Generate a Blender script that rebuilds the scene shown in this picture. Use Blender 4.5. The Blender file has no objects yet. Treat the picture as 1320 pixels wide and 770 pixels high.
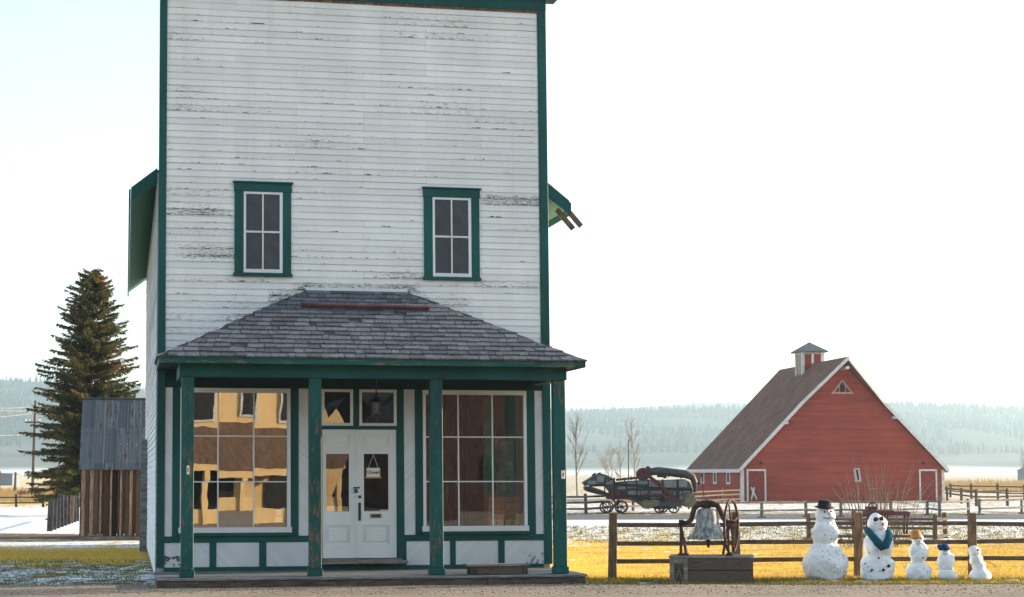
import bpy, bmesh, math, random
from mathutils import Vector, Matrix
random.seed(7)
R = math.radians
scene = bpy.context.scene
col = scene.collection

# ------------------------------------------------------------------ camera frame
FOC, TH, PH, DIST, EYE, CX = 2400.0, math.atan(499/2412.0), math.atan(225/2400.0), 30.4, 1.72, -0.534
CAM = Vector((CX, -DIST, EYE))
RT = Vector((math.cos(TH), -math.sin(TH), 0)); FH = Vector((math.sin(TH), math.cos(TH), 0))
FW = FH*math.cos(PH) + Vector((0, 0, math.sin(PH))); UP = -FH*math.sin(PH) + Vector((0, 0, math.cos(PH)))
def ray(px, py): return FW + RT*((px-660)/FOC) - UP*((py-385)/FOC)
def G(px, py, z=0.0):
    d = ray(px, py); return CAM + d*((z-EYE)/d.z)
def LD(l, d, z=0.0):            # lateral / depth from the camera's foot
    return Vector((CX, -DIST, 0)) + RT*l + FH*d + Vector((0, 0, z))
def ATD(px, py, d):             # point on the ray of a pixel at horizontal depth d
    v = ray(px, py); return CAM + v*(d/(v.dot(FH)))

# ------------------------------------------------------------------ node helpers
def new_mat(name):
    m = bpy.data.materials.new(name); m.use_nodes = True
    nt = m.node_tree; b = nt.nodes['Principled BSDF']
    return m, nt, b
def setin(nt, sock, v):
    if isinstance(v, bpy.types.NodeSocket): nt.links.new(v, sock)
    elif v is not None:
        if hasattr(sock.default_value, '__len__') and not hasattr(v, '__len__'): v = (v, v, v)
        if hasattr(sock.default_value, '__len__') and len(sock.default_value) == 4 and len(v) == 3: v = (*v, 1)
        sock.default_value = v
def nd(nt, typ, ins=None, **props):
    n = nt.nodes.new(typ)
    for k, v in props.items(): setattr(n, k, v)
    for k, v in (ins or {}).items(): setin(nt, n.inputs[k], v)
    return n
def mth(nt, op, a, b=None, c=None, clamp=False):
    n = nd(nt, 'ShaderNodeMath', operation=op, use_clamp=clamp)
    for i, v in enumerate((a, b, c)):
        if v is not None: setin(nt, n.inputs[i], v)
    return n.outputs[0]
def vmul(nt, v, s): return nd(nt, 'ShaderNodeVectorMath', {0: v, 1: s}, operation='MULTIPLY').outputs[0]
def vadd(nt, v, s): return nd(nt, 'ShaderNodeVectorMath', {0: v, 1: s}, operation='ADD').outputs[0]
def noise(nt, v, scale=1.0, detail=4.0, rough=0.55, dist=0.0):
    return nd(nt, 'ShaderNodeTexNoise', {'Vector': v, 'Scale': scale, 'Detail': detail, 'Roughness': rough, 'Distortion': dist}).outputs['Fac']
def sstep(nt, v, a, b, o0=0.0, o1=1.0):
    return nd(nt, 'ShaderNodeMapRange', {'Value': v, 'From Min': a, 'From Max': b, 'To Min': o0, 'To Max': o1}, interpolation_type='SMOOTHSTEP').outputs['Result']
def lstep(nt, v, a, b, o0=0.0, o1=1.0):
    return nd(nt, 'ShaderNodeMapRange', {'Value': v, 'From Min': a, 'From Max': b, 'To Min': o0, 'To Max': o1}).outputs['Result']
def mix(nt, f, a, b):
    n = nd(nt, 'ShaderNodeMix', data_type='RGBA')
    setin(nt, n.inputs[0], f); setin(nt, n.inputs[6], a); setin(nt, n.inputs[7], b)
    return n.outputs[2]
def ramp(nt, f, stops, interp='LINEAR'):
    n = nd(nt, 'ShaderNodeValToRGB', {'Fac': f}); cr = n.color_ramp; cr.interpolation = interp
    while len(cr.elements) < len(stops): cr.elements.new(0.5)
    for e, (p, c) in zip(cr.elements, stops):
        e.position = p; e.color = (c, c, c, 1) if not hasattr(c, '__len__') else (*c, 1)
    return n.outputs['Color']
def objco(nt): return nd(nt, 'ShaderNodeTexCoord').outputs['Object']
def sepx(nt, v):
    n = nd(nt, 'ShaderNodeSeparateXYZ', {0: v}); return n.outputs[0], n.outputs[1], n.outputs[2]
def comb(nt, x, y, z): return nd(nt, 'ShaderNodeCombineXYZ', {0: x, 1: y, 2: z}).outputs[0]
def island(nt): return nd(nt, 'ShaderNodeNewGeometry').outputs['Random Per Island']
def bump(nt, b, h, strength=0.4, dist=0.02):
    n = nd(nt, 'ShaderNodeBump', {'Strength': strength, 'Distance': dist, 'Height': h}); nt.links.new(n.outputs[0], b.inputs['Normal'])
def fin(b, color=None, rough=0.7, spec=0.3, metal=0.0):
    nt = b.id_data
    if color is not None: setin(nt, b.inputs['Base Color'], color)
    setin(nt, b.inputs['Roughness'], rough); setin(nt, b.inputs['Specular IOR Level'], spec); setin(nt, b.inputs['Metallic'], metal)

def simple(name, c, rough=0.7, spec=0.3, metal=0.0, var=0.35, scale=6.0, stretch=(1, 1, 1), bmp=0.15, isl=0.25, c2=None):
    """one colour broken up by two noises, a per-piece tint and a little bump"""
    m, nt, b = new_mat(name); o = objco(nt); o = vmul(nt, o, stretch)
    n1 = noise(nt, o, scale, 6); n2 = noise(nt, o, scale*7, 3)
    f = mth(nt, 'ADD', mth(nt, 'MULTIPLY', n1, 0.7), mth(nt, 'MULTIPLY', n2, 0.3))
    k = sstep(nt, f, 0.3, 0.7, 1-var, 1+var)
    k = mth(nt, 'MULTIPLY', k, lstep(nt, island(nt), 0, 1, 1-isl, 1+isl))
    base = c if c2 is None else mix(nt, sstep(nt, n1, 0.4, 0.6), c, c2)
    colr = nd(nt, 'ShaderNodeVectorMath', operation='SCALE')
    setin(nt, colr.inputs[0], base); nt.links.new(k, colr.inputs['Scale'])
    fin(b, colr.outputs[0], rough, spec, metal); bump(nt, b, f, bmp, 0.03)
    return m

def painted(name, paint, wood, amount, stretch, scale=5.0, rough=0.55, edge=None, isl=0.06, zones=(), board=None, streak=0.08):
    """old paint: peels to bare wood where a stretched noise passes a threshold (amount 0..1)"""
    m, nt, b = new_mat(name); o = objco(nt); x, y, z = sepx(nt, o)
    s = vmul(nt, o, stretch)
    na = noise(nt, s, scale, 7, 0.72); nb = noise(nt, o, 0.55, 3); nc = noise(nt, s, scale*3.1, 4, 0.65)
    v = mth(nt, 'ADD', mth(nt, 'ADD', na, mth(nt, 'MULTIPLY', mth(nt, 'SUBTRACT', nb, 0.5), 0.45)), mth(nt, 'MULTIPLY', mth(nt, 'SUBTRACT', nc, 0.5), 0.55))
    if board:
        bid = mth(nt, 'FLOOR', mth(nt, 'DIVIDE', z, board))
        rnd = nd(nt, 'ShaderNodeTexWhiteNoise', {'Vector': comb(nt, mth(nt, 'FLOOR', mth(nt, 'DIVIDE', x, 1.7)), y if False else 0.0, bid)}).outputs['Value']
        v = mth(nt, 'ADD', v, mth(nt, 'MULTIPLY', mth(nt, 'SUBTRACT', mth(nt, 'POWER', rnd, 3.0), 0.3), 0.14))
        fr = mth(nt, 'FRACT', mth(nt, 'DIVIDE', z, board))
        v = mth(nt, 'ADD', v, sstep(nt, fr, 0.35, 0.0, 0.0, 0.08))
        dash = noise(nt, comb(nt, mth(nt, 'MULTIPLY', x, 2.6), mth(nt, 'MULTIPLY', bid, 7.31), 0.0), 1.0, 6, 0.75)
        thick = lstep(nt, rnd, 0.0, 1.0, 0.10, 0.26)
        v = mth(nt, 'ADD', v, mth(nt, 'MULTIPLY', sstep(nt, mth(nt, 'SUBTRACT', thick, fr), 0.0, 0.06), sstep(nt, dash, 0.53, 0.66, 0.0, 0.26)))
    for (x0, x1, z0, z1, k) in zones:
        mx = mth(nt, 'MULTIPLY', sstep(nt, x, x0-0.25, x0+0.1), sstep(nt, x, x1+0.25, x1-0.1))
        mz = mth(nt, 'MULTIPLY', sstep(nt, z, z0-0.05, z0+0.02), sstep(nt, z, z1+0.05, z1-0.02))
        v = mth(nt, 'ADD', v, mth(nt, 'MULTIPLY', mth(nt, 'MULTIPLY', mx, mz), k))
    t = 1.0-amount
    bare = sstep(nt, v, t-0.015, t+0.02)
    halo = sstep(nt, v, t-0.13, t)
    grime = sstep(nt, noise(nt, vmul(nt, o, (1.0, 1.0, 0.5)), 1.3, 5), 0.3, 0.75, 1-streak, 1+streak*0.5)
    tint = mth(nt, 'MULTIPLY', grime, lstep(nt, island(nt), 0, 1, 1-isl, 1+isl))
    pc = nd(nt, 'ShaderNodeVectorMath', operation='SCALE'); setin(nt, pc.inputs[0], paint); nt.links.new(tint, pc.inputs['Scale'])
    wc = mix(nt, noise(nt, vmul(nt, s, (1, 1, 1)), scale*4, 3), wood, [w*0.35 for w in wood])
    c = mix(nt, mth(nt, 'MULTIPLY', halo, 0.30), pc.outputs[0], edge or [0.5*p+0.5*w for p, w in zip(paint, wood)])
    if board:
        line = mth(nt, 'MULTIPLY', sstep(nt, fr, 0.13, 0.03), lstep(nt, noise(nt, comb(nt, x, bid, 0.0), 1.7, 4), 0.3, 0.7, 0.08, 0.5))
        c = mix(nt, line, c, (0.40, 0.32, 0.24))
        drip = mth(nt, 'MULTIPLY', sstep(nt, noise(nt, comb(nt, mth(nt, 'MULTIPLY', x, 5.0), mth(nt, 'MULTIPLY', z, 0.35), 0.0), 1.0, 5, 0.65), 0.52, 0.75), 0.16)
        c = mix(nt, drip, c, (0.47, 0.43, 0.38))
    c = mix(nt, bare, c, wc)
    fin(b, c, rough, 0.3); bump(nt, b, mth(nt, 'SUBTRACT', mth(nt, 'MULTIPLY', na, 0.3), bare), 0.35, 0.006)
    return m

M = {}
M['clap'] = painted('white_clapboard_paint', (0.80, 0.79, 0.77), (0.15, 0.14, 0.135), 0.28, (2.0, 2.0, 16.0), 4.6, board=0.107, isl=0.05,
    edge=(0.50, 0.44, 0.37),
    zones=((0.25, 1.15, 5.20, 5.42, 0.17), (5.25, 6.35, 6.20, 6.38, 0.22), (2.2, 4.1, 4.72, 4.80, 0.20), (0.15, 1.0, 5.9, 6.1, 0.10), (0.1, 2.0, 7.6, 8.0, 0.07), (3.8, 6.3, 8.9, 9.3, 0.04), (5.9, 6.3, 5.75, 5.95, 0.12), (0.2, 2.3, 3.6, 4.6, 0.03)))
M['clap_side'] = painted('white_side_paint', (0.74, 0.75, 0.77), (0.17, 0.16, 0.15), 0.24, (0.9, 0.9, 13.0), 3.0, isl=0.05)
M['white'] = painted('white_trim_paint', (0.72, 0.72, 0.71), (0.20, 0.17, 0.14), 0.22, (1, 1, 1), 9.0)
M['white_panel'] = painted('white_panel_paint', (0.70, 0.71, 0.73), (0.12, 0.12, 0.12), 0.20, (1, 1, 1), 7.0,
    zones=((0.05, 0.50, 0.22, 0.40, 0.28), (6.0, 6.4, 0.2, 0.42, 0.24)))
M['door_paint'] = painted('door_white_paint', (0.72, 0.725, 0.73), (0.2, 0.17, 0.14), 0.17, (1, 1, 1), 8.0)
M['green'] = painted('green_trim_paint', (0.0018, 0.074, 0.069), (0.11, 0.09, 0.07), 0.225, (1, 1, 1), 7.0, rough=0.5, streak=0.3)
M['green_worn'] = painted('green_corner_paint', (0.0018, 0.074, 0.069), (0.16, 0.15, 0.13), 0.27, (6, 6, 1.0), 4.0, rough=0.5, streak=0.35)
M['green_post'] = painted('green_post_paint', (0.0018, 0.070, 0.065), (0.26, 0.13, 0.06), 0.385, (6, 6, 1.3), 3.2, rough=0.5, streak=0.35, edge=(0.03, 0.11, 0.08))
M['green_eave'] = painted('green_eave_paint', (0.0018, 0.076, 0.070), (0.28, 0.19, 0.12), 0.40, (0.8, 1, 6), 3.0, rough=0.55, streak=0.3)
M['soffit'] = simple('green_soffit', (0.015, 0.13, 0.065), 0.6, var=0.2)
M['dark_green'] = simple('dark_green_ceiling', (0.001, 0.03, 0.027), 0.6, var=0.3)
M['shingle'] = simple('porch_shingle', (0.100, 0.110, 0.130), 0.7, 0.45, var=0.5, scale=14, stretch=(3, 1, 1), isl=0.38)
M['roof_dark'] = simple('main_roof_shingle', (0.07, 0.065, 0.06), 0.85)
M['wood_grey'] = simple('weathered_grey_wood', (0.17, 0.15, 0.13), 0.85, 0.2, var=0.5, scale=4, stretch=(1, 6, 6), bmp=0.5)
M['box_grey'] = simple('weathered_crate_wood', (0.125, 0.10, 0.08), 0.9, 0.15, var=0.7, scale=4, stretch=(1, 6, 7), bmp=0.6, c2=(0.065, 0.05, 0.04))
M['sill_grey'] = simple('bluish_grey_boards', (0.13, 0.14, 0.148), 0.85, 0.2, var=0.5, scale=4, stretch=(1, 6, 6), bmp=0.4)
M['deck_edge'] = simple('brown_deck_edge', (0.075, 0.055, 0.042), 0.9, 0.2, var=0.5, scale=4, stretch=(1, 4, 7), bmp=0.5)
M['shed_wood'] = simple('old_brown_boards', (0.105, 0.068, 0.046), 0.9, 0.15, var=0.85, scale=3, stretch=(9, 9, 0.6), bmp=0.6, isl=0.75, c2=(0.04, 0.026, 0.02))
M['shed_batten'] = simple('paler_brown_battens', (0.21, 0.145, 0.105), 0.9, 0.15, var=0.6, scale=3, stretch=(9, 9, 0.8), bmp=0.6, isl=0.3)
M['fence_wood'] = simple('brown_rail_wood', (0.10, 0.070, 0.052), 0.9, 0.15, var=0.5, scale=4, stretch=(1, 5, 5), bmp=0.4)
M['fence_post'] = simple('brown_post_wood', (0.13, 0.083, 0.055), 0.9, 0.15, var=0.5, scale=4, stretch=(5, 5, 1), bmp=0.4)
M['fence_grey'] = simple('grey_rail_wood', (0.15, 0.135, 0.12), 0.9, 0.15, var=0.4, scale=4, bmp=0.3)
M['soot'] = simple('sooty_iron', (0.018, 0.017, 0.018), 0.8, 0.3, var=0.5)
M['fence_dark'] = simple('dark_post_wood', (0.055, 0.05, 0.05), 0.9, 0.15, var=0.5, scale=4, bmp=0.3)
M['pole_wood'] = simple('pole_wood', (0.09, 0.065, 0.05), 0.9, 0.15)
M['iron'] = simple('rusted_iron', (0.05, 0.022, 0.020), 0.75, 0.4, metal=0.2, var=0.5, scale=12, c2=(0.085, 0.035, 0.028))
M['black_iron'] = simple('black_iron', (0.02, 0.02, 0.022), 0.5, 0.5)
M['bell'] = simple('tarnished_bell_metal', (0.17, 0.20, 0.21), 0.6, 0.4, metal=0.15, var=0.6, scale=9, stretch=(2, 2, 0.7), c2=(0.28, 0.28, 0.25), bmp=0.2)
M['brass'] = simple('aged_brass', (0.30, 0.19, 0.08), 0.4, 0.5, metal=0.7)
M['redpole'] = simple('faded_red_pole', (0.085, 0.032, 0.035), 0.8)
M['wire'] = simple('wire', (0.20, 0.19, 0.18), 0.7)
M['carrot'] = simple('orange_carrot', (0.45, 0.11, 0.05), 0.7)
M['coal'] = simple('black_stone', (0.012, 0.012, 0.014), 0.6)
M['felt_black'] = simple('black_felt', (0.012, 0.013, 0.018), 0.9)
M['scarf'] = simple('teal_scarf_cloth', (0.006, 0.075, 0.11), 0.95, 0.1, var=0.4, scale=22, bmp=0.6)
M['bluehat'] = simple('blue_knit_cloth', (0.008, 0.06, 0.14), 0.95, 0.1, var=0.5, scale=25, bmp=0.6)
M['tan'] = simple('tan_felt', (0.42, 0.22, 0.08), 0.9, 0.1, var=0.2, scale=12)
M['glasses'] = simple('dark_plum_lens', (0.04, 0.02, 0.035), 0.2, 0.5)
M['twig'] = simple('pale_twig', (0.30, 0.20, 0.11), 0.9)
M['twig_dark'] = simple('brown_twig', (0.11, 0.07, 0.045), 0.9)
M['stalk_pink'] = simple('pinkish_dry_stalks', (0.27, 0.17, 0.12), 0.9, isl=0.5)
M['barkgrey'] = simple('pale_bark', (0.22, 0.19, 0.15), 0.9)
M['bark'] = simple('dark_bark', (0.06, 0.045, 0.035), 0.95)
M['paper'] = simple('paper', (0.72, 0.68, 0.58), 0.8, var=0.05)
M['paper_tan'] = simple('tan_card', (0.50, 0.34, 0.15), 0.8, var=0.1)
M['ink'] = simple('ink', (0.02, 0.02, 0.02), 0.8)
M['chest'] = simple('brown_chest_wood', (0.27, 0.10, 0.04), 0.5, 0.4, var=0.35, scale=4, stretch=(1, 1, 6))
M['chest_pale'] = simple('pale_drawer_wood', (0.40, 0.25, 0.09), 0.5, 0.4, var=0.25, scale=4)
M['interior'] = simple('dim_interior_wall', (0.06, 0.035, 0.032), 0.9)
M['int_green'] = simple('interior_green_cloth', (0.02, 0.16, 0.08), 0.8)
M['int_grey'] = simple('interior_grey_board', (0.30, 0.28, 0.25), 0.8)
M['int_cloth'] = simple('plum_reflection_curtain', (0.055, 0.025, 0.035), 0.9, stretch=(8, 8, 1), var=0.5)  # plum tone stands in for the dark purple reflection in the pane
M['steel_grey'] = simple('galvanised_sheet', (0.060, 0.070, 0.075), 0.55, 0.4, metal=0.2, var=0.6, scale=5, c2=(0.04, 0.04, 0.042))
M['steel_light'] = simple('pale_galvanised_sheet', (0.20, 0.225, 0.235), 0.5, 0.4, metal=0.1, var=0.5, scale=5, c2=(0.13, 0.135, 0.135))
M['ochre'] = simple('ochre_housing', (0.17, 0.14, 0.085), 0.8, var=0.4)
M['redframe'] = simple('dull_red_timber', (0.085, 0.022, 0.020), 0.8, var=0.4)
M['barn_trim'] = simple('barn_white_trim', (0.56, 0.52, 0.49), 0.7, var=0.2)
M['vent_trim'] = simple('weathered_vent_wood', (0.36, 0.24, 0.20), 0.8, var=0.3)
M['barn_roof'] = simple('brown_barn_roof', (0.15, 0.075, 0.055), 0.85, 0.2, var=0.3, scale=1.2, stretch=(1, 1, 1), bmp=0.3)
M['cupola_roof'] = simple('grey_cupola_shingle', (0.12, 0.13, 0.13), 0.85, var=0.3, scale=6)
M['barn_door'] = simple('barn_door_red', (0.20, 0.038, 0.034), 0.85, var=0.3, scale=3, stretch=(5, 5, 1))
M['dark_void'] = simple('dark_opening', (0.012, 0.012, 0.013), 0.8)
M['cream'] = painted('cream_stucco', (0.70, 0.48, 0.22), (0.25, 0.18, 0.1), 0.2, (1, 1, 1), 1.5)
M['opp_brown'] = simple('dark_brown_boards', (0.075, 0.036, 0.030), 0.85, var=0.6, scale=2, stretch=(5, 1, 0.6))
M['cream_roof'] = simple('brown_awning', (0.13, 0.075, 0.045), 0.85, var=0.5, scale=2, stretch=(6, 1, 1))
M['orange_wall'] = simple('orange_board_wall', (0.40, 0.20, 0.11), 0.85, var=0.15)
M['blue_grey'] = simple('blue_grey_sheet', (0.16, 0.20, 0.24), 0.7, var=0.15)
M['cart'] = simple('dark_red_cart', (0.07, 0.022, 0.022), 0.8, var=0.4)
M['shrub_brown'] = simple('brown_shrub', (0.085, 0.05, 0.035), 0.95, isl=0.5)
M['gravel_bits'] = simple('gravel_stones', (0.20, 0.17, 0.145), 0.9, isl=0.5)

def barn_red():
    m, nt, b = new_mat('barn_red_boards'); o = objco(nt); x, y, z = sepx(nt, o)
    bw = 0.16; bid = mth(nt, 'FLOOR', mth(nt, 'DIVIDE', z, bw)); fr = mth(nt, 'FRACT', mth(nt, 'DIVIDE', z, bw))
    seg = mth(nt, 'FLOOR', mth(nt, 'DIVIDE', mth(nt, 'ADD', mth(nt, 'ADD', x, y), mth(nt, 'MULTIPLY', bid, 1.37)), 3.6))
    rnd = nd(nt, 'ShaderNodeTexWhiteNoise', {'Vector': comb(nt, seg, 0.0, bid)}).outputs['Value']
    n = noise(nt, vmul(nt, o, (0.6, 0.6, 5)), 1.3, 6); n2 = noise(nt, o, 0.35, 4)
    k = mth(nt, 'MULTIPLY', lstep(nt, rnd, 0, 1, 0.87, 1.12), sstep(nt, n, 0.3, 0.7, 0.92, 1.08))
    k = mth(nt, 'MULTIPLY', k, sstep(nt, n2, 0.3, 0.7, 0.88, 1.1))
    c = nd(nt, 'ShaderNodeVectorMath', operation='SCALE'); setin(nt, c.inputs[0], (0.29, 0.056, 0.037)); nt.links.new(k, c.inputs['Scale'])
    gap = sstep(nt, fr, 0.10, 0.0)
    cc = mix(nt, mth(nt, 'MULTIPLY', gap, 0.5), c.outputs[0], (0.08, 0.02, 0.02))
    chip = sstep(nt, noise(nt, vmul(nt, o, (1, 1, 6)), 2.2, 6, 0.7), 0.74, 0.77)
    cc = mix(nt, chip, cc, (0.40, 0.30, 0.26))
    fin(b, cc, 0.85, 0.2); bump(nt, b, mth(nt, 'SUBTRACT', 1.0, gap), 0.5, 0.02); return m
M['barn_red'] = barn_red()

def shed_roof_mat():
    m, nt, b = new_mat('patched_metal_roof'); o = objco(nt); x, y, z = sepx(nt, o)
    pv = mth(nt, 'FLOOR', mth(nt, 'DIVIDE', x, 0.30)); ph_ = mth(nt, 'FLOOR', mth(nt, 'DIVIDE', mth(nt, 'ADD', z, 0.82), 0.93))
    r = nd(nt, 'ShaderNodeTexWhiteNoise', {'Vector': comb(nt, pv, 3.0, ph_)}).outputs['Value']
    n = noise(nt, vmul(nt, o, (9, 1, 1)), 2.2, 6, 0.65)
    c = mix(nt, r, (0.085, 0.095, 0.11), (0.19, 0.205, 0.215))
    rust = sstep(nt, mth(nt, 'ADD', n, mth(nt, 'MULTIPLY', r, 0.22)), 0.68, 0.76)
    c = mix(nt, rust, c, (0.085, 0.055, 0.05))
    ch = sstep(nt, noise(nt, vmul(nt, o, (5, 1, 1.5)), 4, 6, 0.7), 0.63, 0.66)
    low = mth(nt, 'MULTIPLY', sstep(nt, x, 0.65, 0.8), sstep(nt, z, 2.65, 2.5))
    c = mix(nt, mth(nt, 'MULTIPLY', ch, low), c, (0.42, 0.47, 0.52))
    c = mix(nt, mth(nt, 'MULTIPLY', noise(nt, vmul(nt, o, (14, 2, 2)), 2, 4), 0.4), c, (0.05, 0.05, 0.06))
    fin(b, c, 0.6, 0.4, 0.15); bump(nt, b, mth(nt, 'SINE', mth(nt, 'MULTIPLY', x, 75)), 0.25, 0.02); return m
M['shed_roof'] = shed_roof_mat()

def snow_body(name, dirt, bias):
    """snow with bits of grass and soil rolled in"""
    m, nt, b = new_mat(name); o = objco(nt); x, y, z = sepx(nt, o)
    v = nd(nt, 'ShaderNodeTexVoronoi', {'Vector': vadd(nt, o, vmul(nt, nd(nt, 'ShaderNodeTexNoise', {'Vector': o, 'Scale': 9.0}).outputs['Color'], (0.10, 0.10, 0.10))), 'Scale': 24.0})
    spot = mth(nt, 'MULTIPLY', sstep(nt, v.outputs['Distance'], 0.42, 0.26), 1.0)
    patch = noise(nt, o, 4.2, 4)
    rsel = sepx(nt, v.outputs['Color'])[0]
    dens = mth(nt, 'ADD', mth(nt, 'MULTIPLY', mth(nt, 'SUBTRACT', patch, 0.5), 1.4), mth(nt, 'ADD', dirt, mth(nt, 'MULTIPLY', x, bias)))
    sel = sstep(nt, mth(nt, 'SUBTRACT', dens, rsel), 0.0, 0.05)
    f = mth(nt, 'MULTIPLY', spot, sel)
    fine = sstep(nt, noise(nt, o, 26, 5, 0.75), 0.57, 0.64)
    f2 = mth(nt, 'MULTIPLY', fine, sstep(nt, dens, 0.05, 0.45))
    base = mix(nt, noise(nt, o, 6, 5), (0.86, 0.88, 0.90), (0.76, 0.78, 0.80))
    c = mix(nt, f2, mix(nt, f, base, (0.22, 0.21, 0.20)), (0.42, 0.40, 0.37))
    fin(b, c, 0.8, 0.25); setin(nt, b.inputs['Subsurface Weight'], 0.25); setin(nt, b.inputs['Subsurface Radius'], (0.05, 0.05, 0.06))
    bump(nt, b, noise(nt, o, 11, 6, 0.65), 0.6, 0.04); return m
M['snow1'] = snow_body('dirty_snow', 0.22, 0.9); M['snow2'] = snow_body('snow_with_bits', 0.10, 0.1)
M['snow3'] = snow_body('packed_snow', 0.10, 1.6); M['snow4'] = snow_body('clean_snow', -0.12, 0.0)

def leaf_mat(name, c1, c2, transl=0.3, dead=None):
    m, nt, b = new_mat(name); o = objco(nt)
    k = island(nt); n = noise(nt, o, 0.9, 3)
    c = mix(nt, k, c1, c2)
    if dead: c = mix(nt, sstep(nt, n, 0.54, 0.68), c, dead)
    fin(b, c, 0.85, 0.15)
    out = nt.nodes['Material Output']; tr = nd(nt, 'ShaderNodeBsdfTranslucent', {'Color': c})
    mx = nd(nt, 'ShaderNodeMixShader', {0: transl}); nt.links.new(b.outputs[0], mx.inputs[1]); nt.links.new(tr.outputs[0], mx.inputs[2]); nt.links.new(mx.outputs[0], out.inputs[0])
    return m
M['needles'] = leaf_mat('spruce_needles', (0.034, 0.044, 0.015), (0.15, 0.13, 0.04), 0.42, (0.24, 0.13, 0.035))
M['far_needles'] = leaf_mat('far_conifers', (0.010, 0.024, 0.022), (0.028, 0.045, 0.040), 0.0)
M['dry_blade'] = leaf_mat('dry_grass_blades', (0.55, 0.34, 0.05), (0.85, 0.62, 0.15), 0.45)
M['green_blade'] = leaf_mat('green_grass_blades', (0.10, 0.115, 0.025), (0.22, 0.19, 0.05), 0.4)
M['straw'] = leaf_mat('dry_weeds', (0.38, 0.26, 0.12), (0.50, 0.36, 0.18), 0.4)

def glass_mat(name, refl, tint=(0.9, 0.9, 0.9), wob=0.5, seed=0.0):
    m, nt, b = new_mat(name); out = nt.nodes['Material Output']; nt.nodes.remove(b); o = objco(nt)
    h = noise(nt, vadd(nt, o, (seed, 0, seed*2)), 2.3, 1.5, 0.4)
    bp = nd(nt, 'ShaderNodeBump', {'Strength': wob, 'Distance': 0.02, 'Height': h})
    g = nd(nt, 'ShaderNodeBsdfGlossy', {'Color': (1, 1, 1), 'Roughness': 0.0, 'Normal': bp.outputs[0]})
    t = nd(nt, 'ShaderNodeBsdfTransparent', {'Color': tint})
    dirt = sstep(nt, noise(nt, o, 5, 6, 0.7), 0.35, 0.8, 0.0, 0.10)
    df = nd(nt, 'ShaderNodeBsdfDiffuse', {'Color': (0.3, 0.3, 0.31)})
    mx = nd(nt, 'ShaderNodeMixShader', {0: refl}); nt.links.new(t.outputs[0], mx.inputs[1]); nt.links.new(g.outputs[0], mx.inputs[2])
    m2 = nd(nt, 'ShaderNodeMixShader', {0: dirt}); nt.links.new(mx.outputs[0], m2.inputs[1]); nt.links.new(df.outputs[0], m2.inputs[2])
    nt.links.new(m2.outputs[0], out.inputs[0]); return m
M['glass'] = glass_mat('old_shop_glass', 0.36, wob=0.022)
M['glass2'] = glass_mat('old_door_glass', 0.22, wob=0.022, seed=4.0)
M['glass3'] = glass_mat('dull_shop_glass', 0.17, wob=0.02, seed=8.0)
M['upglass'] = simple('dull_dark_glass', (0.055, 0.06, 0.07), 0.35, 0.25, var=0.2, scale=5, isl=0.15, bmp=0.03)  # opaque, even dark grey pane
M['lampglass'] = simple('lantern_glass', (0.12, 0.13, 0.14), 0.15, 0.5)

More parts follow.
